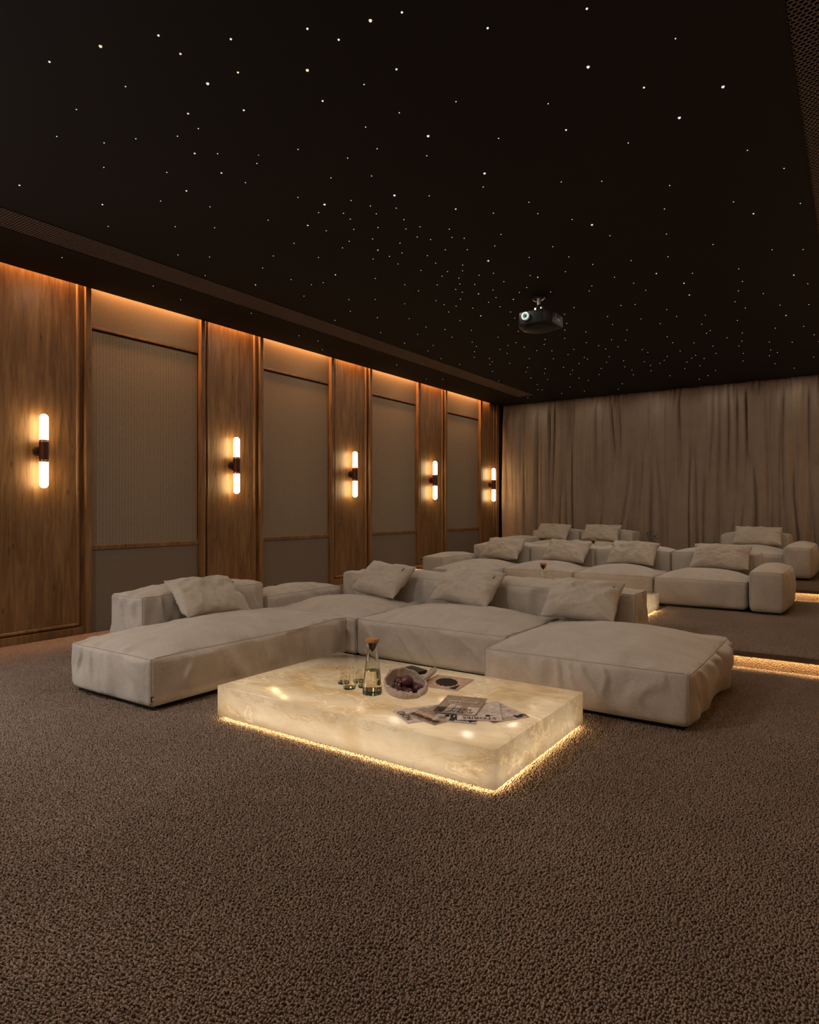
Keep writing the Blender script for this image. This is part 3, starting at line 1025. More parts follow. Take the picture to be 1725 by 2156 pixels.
# pillows: (label, base point, yaw, tilt, width, height, roll, tag corner)
PIL = [
    ('beige pillow on the long left chaise, leaning back on its low backrest', (-3.96, 3.24, 0.417), rad(90), rad(53), 0.58, 0.40, rad(3), (0.44, 0.22)),
    ('beige pillow at the corner seat of the front sofa, under the wall panelling', (-3.69, 4.73, 0.417), rad(-4), rad(48), 0.56, 0.40, rad(5), (0.40, 0.24)),
    ('beige pillow in the middle of the front sofa, between two others', (-2.775, 4.73, 0.412), rad(-3), rad(48), 0.59, 0.39, rad(4), (0.41, 0.24)),
    ('beige pillow at the right end of the front sofa, beside its glowing neighbour table', (-1.735, 4.70, 0.388), rad(0), rad(49), 0.57, 0.39, rad(0), (0.41, 0.22)),
    ('beige pillow at the left end of the middle-row sofa', (-4.04, 7.98, 0.537), rad(-3), rad(47), 0.58, 0.37, rad(2), (-0.44, 0.22)),
    ('beige pillow second from the left on the middle-row sofa', (-3.12, 7.98, 0.537), rad(-2), rad(47), 0.58, 0.37, rad(3), (-0.44, 0.24)),
    ('beige pillow third from the left on the middle-row sofa, before the plant', (-2.27, 7.98, 0.537), rad(0), rad(47), 0.57, 0.37, rad(1), (-0.45, 0.22)),
    ('beige pillow at the right end of the middle-row sofa, near its armrest', (-1.29, 7.98, 0.537), rad(0), rad(47), 0.61, 0.37, rad(1), (-0.45, 0.28)),
    ('beige pillow on the back-row sofa, nearest the wood wall', (-4.56, 11.05, 0.667), rad(-3), rad(44), 0.64, 0.36, rad(2), (-0.45, 0.3)),
    ('beige pillow on the back-row sofa, beside the plant', (-3.66, 11.05, 0.667), rad(0), rad(44), 0.64, 0.36, rad(1), (-0.45, 0.22)),
    ('beige pillow on the back-row seat with the single armrest', (-1.26, 11.05, 0.667), rad(0), rad(44), 0.66, 0.36, rad(1), (-0.46, 0.25)),
]
for i, (lab, base, yaw, tilt, W, H, roll, tg) in enumerate(PIL):
    make_pillow(lab, base, yaw, tilt, W, H, 0.185, 40 + i * 7, roll, tg)

# ------------------------------------------------------------------ backlit onyx tables
def make_table(x0, x1, y0, y1, z, label, power):
    cx, cy = (x0 + x1) / 2, (y0 + y1) / 2
    hx, hy = (x1 - x0) / 2, (y1 - y0) / 2
    root = empty('coffee_table', (cx, cy, z))
    tag(root, label, 'coffee table', 'glowing onyx tables')
    b = MB()
    V = [(-hx, -hy, 0.034), (hx, -hy, 0.034), (hx, hy, 0.034), (-hx, hy, 0.034), (-hx, -hy, 0.2), (hx, -hy, 0.2), (hx, hy, 0.2), (-hx, hy, 0.2)]
    b.add(V, [(4, 5, 6, 7)] + [(0, 1, 5, 4), (1, 2, 6, 5), (2, 3, 7, 6), (3, 0, 4, 7)])
    b.build('onyx_block', M['onyx'], root, bevel=0.0035, seg=2, auto=30)
    MB().box((-hx + 0.004, -hy + 0.004, 0.030), (hx - 0.004, hy - 0.004, 0.034)).build('bottom_plate', plain('table_tray', (0.8, 0.78, 0.74), 0.8), root)
    MB().box((-hx + 0.14, -hy + 0.14, 0.0), (hx - 0.14, hy - 0.14, 0.030)).build('plinth', M['black'], root)
    # lamps inside the hollow block: a panel under the top and strips near the bottom of each side
    warm = (1.0, 0.88, 0.70)
    P = power
    area_light('panel_lamp', (0, 0, 0.046), (PI, 0, 0), hx * 2 - 0.06, hy * 2 - 0.06, P * 0.95, warm, root)
    for s in (-1, 1):
        area_light('side_lamp', (0, s * (hy - 0.10), 0.050), (s * rad(118), 0, 0), hx * 2 - 0.1, 0.05, P * 0.26, warm, root)
        area_light('end_lamp', (s * (hx - 0.10), 0, 0.050), (0, -s * rad(118), 0), 0.05, hy * 2 - 0.1, P * 0.155, warm, root)
    # LED strips under the edge wash the carpet
    gl = (1.0, 0.70, 0.33)
    for s in (-1, 1):
        area_light('under_lamp', (0, s * (hy - 0.022), 0.0285), (s * rad(20), 0, 0), hx * 2 - 0.06, 0.03, P * UNDER, gl, root)
        area_light('under_lamp', (s * (hx - 0.022), 0, 0.0285), (0, -s * rad(20), 0), 0.03, hy * 2 - 0.06, P * UNDER * 0.6, gl, root)
    return root


make_table(-2.995, -1.238, 2.425, 3.472, 0.0, 'large glowing onyx coffee table nearest the camera', TABLE_P)
make_table(-3.47, -1.718, 6.10, 7.12, HT, 'glowing onyx table half hidden behind the front sofa', TABLE_P)
make_table(-3.55, -1.80, 8.96, 9.75, 2 * HT, 'onyx table on the top step, hidden behind the middle-row sofa', TABLE_P * 0.5)

# ------------------------------------------------------------------ carafes and glasses
def make_carafe(label):
    root = empty('carafe', (0, 0, 0))
    tag(root, label, 'carafe', 'corked carafes')
    outer = [(0.0535, 0.022), (0.0515, 0.05), (0.0465, 0.09), (0.0405, 0.14), (0.0335, 0.19), (0.0280, 0.228), (0.0268, 0.240), (0.0285, 0.256), (0.0335, 0.279)]
    inner = [(r - 0.0028, z_) for r, z_ in outer]
    inner[0] = (0.0495, 0.0235)
    prof = [(0.0005, 0.022)] + outer + inner[::-1] + [(0.0005, 0.0235)]
    MB().lathe(prof, 48, closed=True).build('glass_body', M['glass'], root, auto=45)
    MB().lathe([(0.0005, 0.0), (0.050, 0.0), (0.0535, 0.004), (0.0535, 0.0215), (0.0005, 0.0215)], 48).build('glass_base', M['greenglass'], root, auto=40)
    wz = [(r - 0.0033, z_) for r, z_ in outer if z_ < 0.13]
    MB().lathe([(0.0005, 0.0245)] + [(wz[0][0], 0.0245)] + wz[1:] + [(0.0385, 0.128), (0.0005, 0.128)], 48).build('water', M['water'], root, auto=40)
    MB().lathe([(0.0005, 0.226), (0.022, 0.252), (0.029, 0.277), (0.0352, 0.281), (0.0366, 0.285), (0.0366, 0.295), (0.0345, 0.298), (0.0005, 0.299)], 40).build('cork_stopper', M['cork'], root, auto=35)
    return root


c0 = make_carafe('corked glass carafe of water beside the fruit bowl on the front table')
c0.location = (-2.168, 2.792, 0.2005)
c1 = copy_tree(c0)
c1['label'] = 'corked glass carafe rising behind the backrest of the front sofa'
c1.location = (-2.752, 6.5, HT + 0.2005)
c2 = copy_tree(c0)
c2['label'] = 'distant carafe of which only the cork shows, before a back-row pillow'
c2.location = (-3.20, 9.40, 2 * HT + 0.2005)


def make_cup(label):
    root = empty('drinking_glass', (0, 0, 0))
    tag(root, label, 'glass', 'small drinking glasses')
    o = [(0.0345, 0.010), (0.036, 0.03), (0.0385, 0.06), (0.0415, 0.086)]
    i = [(r - 0.0022, z_) for r, z_ in o]
    i[0] = (0.032, 0.0115)
    MB().lathe([(0.0005, 0.010)] + o + i[::-1] + [(0.0005, 0.0115)], 40, closed=True).build('glass_wall', M['glass'], root, auto=45)
    MB().lathe([(0.0005, 0.0), (0.032, 0.0), (0.0345, 0.003), (0.0345, 0.0097), (0.0005, 0.0097)], 40).build('glass_base', M['greenglass'], root, auto=40)
    # printed sprig of small leaves on the wall
    b = MB()
    rn = random.Random(4)
    for k in range(22):
        a = rn.uniform(-0.55, 0.55) - PI / 2 + 0.15
        zc = 0.022 + rn.random() * 0.030
        r = 0.0362 + zc * 0.10 * 0.35 + 0.0008
        da, dz = rn.uniform(0.03, 0.07), rn.uniform(0.0015, 0.0035)
        t = rn.uniform(-0.003, 0.003)
        b.add([(r * math.cos(a - da), r * math.sin(a - da), zc - t), (r * math.cos(a), r * math.sin(a), zc - dz), (r * math.cos(a + da), r * math.sin(a + da), zc + t), (r * math.cos(a), r * math.sin(a), zc + dz)], [(0, 1, 2, 3)])
    b.build('leaf_print', M['brownink'], root)
    return root


g0 = make_cup('small drinking glass nearest the camera, first of the four by the carafe')
for k, (x, y, lab) in enumerate([(-2.333, 2.797, None), (-2.430, 2.862, 'small drinking glass farthest left of the four by the carafe'),
                                 (-2.372, 2.935, 'small drinking glass at the back of the four by the carafe'),
                                 (-2.285, 2.868, 'small drinking glass partly seen through the carafe')]):
    g = g0 if k == 0 else copy_tree(g0)
    if lab:
        g['label'] = lab
    g.location = (x, y, 0.2005)
    g.rotation_euler = (0, 0, k * 0.5)


# ------------------------------------------------------------------ clay bowl of figs
def make_bowl():
    n, k = 96, 26
    cx, cy = -1.982, 2.850
    back = rad(152)                     # direction of the high back of the shell
    a = np.linspace(0, 2 * PI, n, endpoint=False)
    s = np.linspace(0.0, 1.0, k)
    A, S = np.meshgrid(a, s, indexing='ij')
    ca = np.cos(A - back)
    rim = 0.078 + 0.036 * ca + 0.016 * np.maximum(ca, 0) ** 2 + 0.006 * vnoise(np.cos(A) * 3, np.sin(A) * 3, 0, 3) + 0.004 * vnoise(np.cos(A) * 9, np.sin(A) * 9, 0, 4)
    R = 0.112 + 0.006 * vnoise(np.cos(A) * 1.5, np.sin(A) * 1.5, 2, 5) + 0.012 * np.abs(np.sin(A - back))
    sw = S * PI / 2
    r = R * np.sin(sw) ** 0.85 * (1 - 0.05 * S ** 6)
    zz = rim * (1 - np.cos(sw)) ** 1.15
    # lip of the low front side turned inwards
    r = r - 0.022 * np.clip(-ca, 0, 1) * np.clip((S - 0.72) / 0.28, 0, 1) ** 2
    def shell(off):
        rr = np.maximum(r - off * np.sin(sw) - 0.0003, 0.0004)
        z_ = zz + off * np.cos(sw)
        nz_ = 0.0022 * vnoise(A * 7, S * 9, off * 100, 8) * (S > 0.05)
        return np.stack([(rr + nz_) * np.cos(A), (rr + nz_) * np.sin(A), z_], -1).reshape(-1, 3)
    O, I = shell(0.0), shell(0.010)
    V = np.concatenate([O, I])
    idx = np.arange(n * k).reshape(n, k)
    nx = np.roll(idx, -1, axis=0)
    F1 = np.stack([idx[:, :-1], nx[:, :-1], nx[:, 1:], idx[:, 1:]], -1).reshape(-1, 4)
    F2 = F1[:, ::-1] + n * k
    F3 = np.stack([idx[:, -1], nx[:, -1], nx[:, -1] + n * k, idx[:, -1] + n * k], -1)
    m, nt, b = new_mat('rough_clay_ribbed')
    v = mapping(nt, (1, 1, 2.2))
    f = noise(nt, v, 60, 4, 0.65)
    c = ramp(nt, f, [(0.3, (0.36, 0.27, 0.22)), (0.7, (0.62, 0.51, 0.43))])
    nt.links.new(c, b.inputs['Base Color'])
    b.inputs['Roughness'].default_value = 0.9
    bump(nt, b, noise(nt, mapping(nt, (2.5, 2.5, 0.8)), 55, 4, 0.7), 0.8, 0.004)
    o = link('bowl', mesh_np('bowl', V, np.concatenate([F1, F2, F3])), m)
    o.location = (cx, cy, 0.2005)
    tag(o, 'rough shell-shaped clay bowl holding dark figs on the front table', 'bowl')
    # figs
    L = [(-0.052, -0.032, 0.048, 0.033, 'plum-dark fig at the left rim of the clay bowl', 0), (0.010, -0.045, 0.040, 0.027, 'plum-dark fig low at the front lip of the clay bowl', 0),
         (0.064, -0.005, 0.052, 0.031, 'reddish fig at the right end of the clay bowl', 0), (-0.038, 0.028, 0.080, 0.031, 'split fig showing yellow-green flesh in the clay bowl', 1),
         (0.004, 0.016, 0.086, 0.034, 'dark fig on top of the heap in the clay bowl', 0), (0.030, 0.040, 0.050, 0.030, 'fig mostly hidden behind the others in the clay bowl', 0),
         (-0.015, -0.010, 0.038, 0.028, 'fig at the bottom centre of the clay bowl, under others', 0)]
    U, W = np.meshgrid(np.linspace(0, 2 * PI, 28, endpoint=False), np.linspace(0, PI, 18), indexing='ij')
    # cx offsets are along the camera's right / forward directions
    rt, fw = Vector((0.8235, 0.5673, 0)), Vector((-0.5673, 0.8235, 0))
    for q, (dx, dy, dz, rr, lab, split) in enumerate(L):
        pr = np.sin(W) * (1 + 0.10 * np.cos(W)) * (1 + 0.03 * vnoise(np.cos(U) * 2, np.sin(U) * 2, W * 2, q))
        V = np.stack([rr * pr * np.cos(U), rr * pr * np.sin(U), -rr * np.cos(W) * 1.02 + rr * 0.22 * np.maximum(0, -np.cos(W + 0) - 0.75) * -1], -1)
        idx = np.arange(28 * 18).reshape(28, 18)
        nx = np.roll(idx, -1, axis=0)
        F = np.stack([idx[:, :-1], nx[:, :-1], nx[:, 1:], idx[:, 1:]], -1).reshape(-1, 4)
        f = link('fig', mesh_np('fig', V.reshape(-1, 3), F), M['fig'])
        p = rt * dx + fw * dy
        f.location = (cx + p.x, cy + p.y, 0.2005 + dz - 0.008)
        f.rotation_euler = (0.5 + q * 0.7, 0.3 * q, q * 1.3)
        tag(f, lab, 'fig', 'figs in the bowl')
        if not split:
            MB().lathe([(0.0005, rr * 0.98), (0.004, rr * 0.98), (0.003, rr * 1.12), (0.0005, rr * 1.13)], 10).build('stem', M['twig'], f, smooth=True)
        else:
            f.rotation_euler = (0.35, -0.25, 0)
            b = MB()
            rn = random.Random(2)
            for _ in range(7):
                a0 = rn.uniform(-0.5, 0.5) - 1.25
                e0 = rn.uniform(-0.3, 0.35)
                c_ = Vector((math.cos(a0) * math.cos(e0), math.sin(a0) * math.cos(e0), math.sin(e0))) * rr * 0.985
                Mx = Matrix.Translation(c_) @ Matrix.Scale(rn.uniform(0.003, 0.006), 4)
                b.lathe([(0.05, -0.95), (0.7, -0.7), (1, 0), (0.7, 0.7), (0.05, 0.95)], 8, M=Mx)
            b.build('split_flesh', M['figgreen'], f, smooth=True)


make_bowl()

# ------------------------------------------------------------------ magazines, book, newspaper
def lettering(name, s, x, y, size, mat, parent, z, sx=1.0, align='CENTER', extr=0.0, bold=0.0):
    cu = bpy.data.curves.new(name, 'FONT')
    cu.body = s
    cu.size = size
    cu.align_x = align
    cu.align_y = 'BOTTOM_BASELINE'
    cu.offset = bold
    cu.resolution_u = 3
    tmp = bpy.data.objects.new(name, cu)
    C.objects.link(tmp)
    bpy.context.view_layer.update()
    me = bpy.data.meshes.new_from_object(tmp)
    bpy.data.objects.remove(tmp)
    bpy.data.curves.remove(cu)
    me.materials.clear()
    o = link(name, me, mat, parent)
    o.location = (x, y, z)
    o.scale = (sx, 1, 1)
    return o


def magazine(label, loc, rz, cover, W=0.21, H=0.28, t=0.004, curl=0.0, patches=(), name='magazine'):
    """patches: (x0,y0,x1,y1,material) on the cover, or ('poly', points, material); y up = head of the cover"""
    root = empty(name, loc, rz)
    tag(root, label, 'magazine', 'magazines on the front table')

    def zc(y):
        return curl * (1 - ((y + H / 2) / H)) ** 2 if curl else 0.0
    n = 14 if curl else 2
    ys = np.linspace(-H / 2, H / 2, n)
    for part, z0, z1, m, i in (('pages', 0.0, t - 0.0006, M['paper'], 0.0015), ('cover', t - 0.0006, t, cover, 0.0)):
        V, F = [], []
        for y in ys:
            yy = y * (1 - i / H * 2)
            V += [(-W / 2 + i, yy, z0 + zc(y)), (W / 2 - i, yy, z0 + zc(y)), (W / 2 - i, yy, z1 + zc(y)), (-W / 2 + i, yy, z1 + zc(y))]
        for k in range(n - 1):
            a, b_ = k * 4, k * 4 + 4
            F += [(a, a + 1, b_ + 1, b_), (a + 1, a + 2, b_ + 2, b_ + 1), (a + 2, a + 3, b_ + 3, b_ + 2), (a + 3, a, b_, b_ + 3)]
        F += [(0, 3, 2, 1), (n * 4 - 4, n * 4 - 3, n * 4 - 2, n * 4 - 1)]
        MB().add(V, F).build(part, m, root)
    for q, p in enumerate(patches):
        z = t + 0.00025 + 0.00012 * q
        if p[0] == 'poly':
            MB().prism(p[1], z - 0.0002, z).build('cover_picture', p[2], root)
        else:
            x0, y0, x1, y1, m = p
            MB().box((x0, y0, z - 0.0002), (x1, y1, z)).build('cover_picture', m, root)
    return root, t + 0.0025


m, zt = magazine('magazine with an icy pale cover at the left end of the fan', (-1.738, 2.664, 0.2005), rad(-213), M['coverpink'],
                 patches=[(-0.105, -0.14, 0.105, -0.132, M['redink']), (-0.07, -0.06, 0.09, 0.03, M['covergrey']), (-0.05, -0.12, 0.02, -0.07, M['brownink']), (0.03, -0.03, 0.08, 0.01, M['covertaupe']), (-0.09, -0.135, -0.06, -0.03, M['brownink']), (0.02, -0.11, 0.09, -0.08, M['brownink'])])
lettering('title_lettering', 'NORD', -0.0, 0.095, 0.05, M['ink'], m, zt, 0.95)
lettering('cover_lettering', 'A Y', 0.0, 0.055, 0.03, M['ink'], m, zt)
m, zt = magazine('magazine titled Interiors in brown letters, second from the left in the fan', (-1.668, 2.690, 0.2048), rad(-195), M['covertaupe'],
                 patches=[(-0.105, 0.05, 0.105, 0.088, M['covertan']), (-0.105, -0.14, 0.0, -0.02, M['coverbrown'])])
lettering('title_lettering', 'interiors', 0.0, 0.092, 0.058, M['brownink'], m, zt, 0.92, bold=0.0012)
m, zt = magazine('magazine titled Dwell in bold black letters, front middle of the fan', (-1.588, 2.739, 0.2092), rad(-162), M['covergrey'],
                 patches=[(-0.02, 0.045, 0.06, 0.077, M['ink']), (-0.012, 0.05, 0.002, 0.072, M['paper']), (0.012, 0.05, 0.02, 0.072, M['paper']), (0.034, 0.05, 0.04, 0.072, M['paper']),
                          (0.045, 0.082, 0.085, 0.118, M['covertaupe']), (0.04, 0.128, 0.09, 0.132, M['redink'])])
lettering('title_lettering', 'dwell', -0.035, 0.087, 0.062, M['ink'], m, zt, 0.95, bold=0.0025)
lettering('cover_lettering', 'AT HOME', 0.066, 0.10, 0.009, M['ink'], m, zt)
lettering('cover_lettering', 'IN THE', 0.066, 0.088, 0.009, M['ink'], m, zt)
m, zt = magazine('magazine titled Life Stylist at the right end of the fan', (-1.465, 2.868, 0.2048), rad(-120), M['coverpink'],
                 patches=[(-0.09, -0.10, 0.02, -0.03, M['covergrey']), (-0.06, -0.13, 0.0, -0.09, M['coverbrown']), (0.01, -0.13, 0.08, -0.08, M['navyink']), (0.03, -0.02, 0.08, 0.03, M['navyink']), (-0.02, -0.06, 0.09, -0.052, M['redink'])])
lettering('title_lettering', 'LIFE', -0.101, 0.098, 0.045, M['ink'], m, zt, 0.85, 'LEFT', bold=0.002)
lettering('title_lettering', 'STYLIST', -0.018, 0.098, 0.045, M['brownink'], m, zt, 0.70, 'LEFT', bold=-0.0006)
for k in range(4):
    lettering('cover_lettering', ('kitchen', 'the new', 'garden', 'rooms')[k], -0.06, 0.055 - k * 0.016, 0.013, M['brownink'], m, zt)
m, zt = magazine('magazine titled Stories, second from the right in the fan', (-1.520, 2.801, 0.2136), rad(-150), M['coverpink'],
                 patches=[(-0.10, -0.02, 0.0, 0.03, M['covergrey']), (0.01, -0.03, 0.09, 0.01, M['covertaupe']), (-0.05, 0.06, -0.03, 0.085, M['ink'])])
lettering('title_lettering', 'STORIES', 0.0, 0.097, 0.046, M['ink'], m, zt, 0.95)
lettering('cover_lettering', 'new', -0.05, 0.06, 0.026, M['ink'], m, zt)
lettering('cover_lettering', 'home diary', 0.04, 0.07, 0.016, M['redink'], m, zt)
m, zt = magazine('magazine titled Interior Design, dark cover, on top of the fan', (-1.633, 2.823, 0.2182), rad(-164), M['covertaupe'], curl=0.004,
                 patches=[(-0.105, -0.14, 0.105, -0.02, M['coverbrown']), (0.06, -0.02, 0.105, 0.14, M['coverbrown']), (0.0, -0.118, 0.05, -0.062, M['coverpink']), (-0.095, -0.085, -0.02, -0.045, M['covertaupe']), (-0.100, 0.0, -0.045, 0.135, M['coverpink']),
                          (-0.010, -0.012, 0.018, 0.13, M['covergrey']), (0.026, -0.012, 0.052, 0.12, M['coverpink']), (0.072, -0.133, 0.098, -0.118, M['whiteink'])])
lettering('title_lettering', 'INTERIOR', 0.0, 0.100, 0.040, M['ink'], m, zt + 0.001, 0.98)
lettering('title_lettering', 'DESIGN', -0.004, 0.062, 0.040, M['ink'], m, zt + 0.001, 0.98)
lettering('cover_lettering', 'kitchen & bath', 0.0, -0.045, 0.027, M['whiteink'], m, zt + 0.003, 0.95)
lettering('cover_lettering', 'at', 0.055, -0.012, 0.022, M['whiteink'], m, zt + 0.002)

# feather-like dark plume on a tan cover
plume = []
for k in range(40):
    a = 2 * PI * k / 40
    sp = 1.0 + (0.10 if k % 3 == 0 else -0.04) * (1 if math.cos(a) < 0.4 else 0.3)
    plume.append((0.083 * math.cos(a) * sp, 0.068 * math.sin(a) * sp + 0.02 * math.cos(a)))
m, zt = magazine('tan magazine with a black plume on its cover, by the rolled newspaper', (-1.948, 3.205, 0.2005), rad(97), M['covertan'], W=0.262, H=0.24, t=0.005,
                 patches=[('poly', plume, M['ink']), ('poly', [(-0.12, -0.105), (-0.03, -0.095), (-0.03, -0.085), (-0.115, -0.062)], M['ink'])])
MB().box((-0.10, 0.02, -0.0005), (0.12, 0.123, 0.0)).build('back_cover', M['coverbrown'], m)


def make_roll():
    prof = []
    turns, n = 4.2, 90
    pts = []
    for k in range(n):
        a = turns * 2 * PI * k / (n - 1)
        r = 0.0062 + 0.0138 * k / (n - 1)
        pts.append((r * math.cos(a), r * math.sin(a)))
    L = 0.27
    V, F = [], []
    for y in (-L / 2, L / 2):
        V += [(x, y, z) for x, z in pts]
    for k in range(n - 1):
        F.append((k, k + 1, n + k + 1, n + k))
    o = MB().add(V, F).build('rolled_newspaper', M['newsprint'], smooth=True)
    so = o.modifiers.new('thickness', 'SOLIDIFY')
    so.thickness = 0.0007
    a, b = Vector((-2.035, 3.075, 0)), Vector((-2.112, 3.325, 0))
    mid = (a + b) / 2
    dv = b - a
    o.location = (mid.x, mid.y, 0.2062 + 0.0204)
    o.rotation_euler = (0, 0, math.atan2(dv.y, dv.x) - PI / 2)
    tag(o, 'rolled-up newspaper lying behind the clay bowl', 'newspaper')
    ln = MB()
    rn = random.Random(8)
    for k in range(26):
        a0 = rad(62 + (k % 6) * 9 + 20)
        y0 = -L / 2 + 0.02 + (k // 6) * 0.055
        w = rn.uniform(0.028, 0.046)
        r = 0.0207
        ln.add([(r * math.cos(a0), y0, r * math.sin(a0)), (r * math.cos(a0), y0 + w, r * math.sin(a0)), (r * math.cos(a0 + 0.06), y0 + w, r * math.sin(a0 + 0.06)), (r * math.cos(a0 + 0.06), y0, r * math.sin(a0 + 0.06))], [(0, 1, 2, 3)])
    ln.build('print_lines', M['brownink'], o)


make_roll()
b = MB().box((-0.075, -0.09, 0.0), (0.075, 0.09, 0.003)).box((-0.072, -0.088, 0.003), (0.071, 0.088, 0.017)).box((-0.075, -0.09, 0.017), (0.075, 0.09, 0.020))
bk = b.build('book', M['blackplastic'])
bk.location = (-2.255, 3.262, 0.2005)
bk.rotation_euler = (0, 0, rad(-16))
tag(bk, 'small flat black book lying behind the clay bowl', 'book')
pn = MB().tube([(-2.19, 3.18, 0.2055), (-2.115, 3.275, 0.2055)], 0.0042, 10).build('pencil', M['newsprint'], auto=40)
tag(pn, 'thin pale pencil between the black book and the newspaper', 'pencil')

# ------------------------------------------------------------------ sprigs in a vase on the hidden back table
def make_plant():
    root = empty('potted_sprigs', (-2.42, 9.40, 2 * HT + 0.2005))
    tag(root, 'sprigs of small dark green leaves before the curtain, behind the middle-row sofa', 'plant')
    MB().lathe([(0.0005, 0.0), (0.045, 0.0), (0.062, 0.03), (0.066, 0.08), (0.045, 0.14), (0.028, 0.17), (0.033, 0.185), (0.028, 0.185), (0.023, 0.17), (0.0005, 0.16)], 28).build('vase', M['vase'], root, smooth=True)
    rn = random.Random(12)
    tips = [(0.035, 0.0, 0.43), (-0.02, 0.02, 0.40), (0.13, 0.01, 0.41), (0.16, -0.02, 0.35), (-0.30, -0.01, 0.29), (0.08, 0.04, 0.36), (0.02, -0.05, 0.33)]
    for tx, ty, tz in tips:
        pts = [Vector((0, 0, 0.16)), Vector((tx * 0.3, ty * 0.3, 0.16 + (tz - 0.16) * 0.45)), Vector((tx * 0.72, ty * 0.7, 0.16 + (tz - 0.16) * 0.8)), Vector((tx, ty, tz))]
        st = MB().tube(pts, [0.0022, 0.002, 0.0016, 0.0008], 6).build('stem', M['twig'], root, smooth=True)
        lf = MB()
        for k in range(11):
            f = 0.35 + 0.65 * k / 10
            i = min(2, int(f * 3))
            p = pts[i].lerp(pts[i + 1], f * 3 - i)
            d = Vector((rn.uniform(-1, 1), rn.uniform(-1, 1), rn.uniform(-0.2, 0.9))).normalized()
            sd = d.cross(Vector((rn.uniform(-1, 1), rn.uniform(-1, 1), 1))).normalized()
            nn = d.cross(sd)
            L, w = rn.uniform(0.022, 0.036), rn.uniform(0.007, 0.011)
            q = [p, p + d * L * 0.35 + sd * w + nn * 0.002, p + d * L * 0.7 + sd * w * 0.7, p + d * L, p + d * L * 0.7 - sd * w * 0.7, p + d * L * 0.35 - sd * w + nn * 0.002, p + d * L * 0.5 - nn * 0.003]
            lf.add(q, [(0, 1, 6), (1, 2, 6), (2, 3, 6), (3, 4, 6), (4, 5, 6), (5, 0, 6)])
        lf.build('leaves', M['leaf'], st)


make_plant()

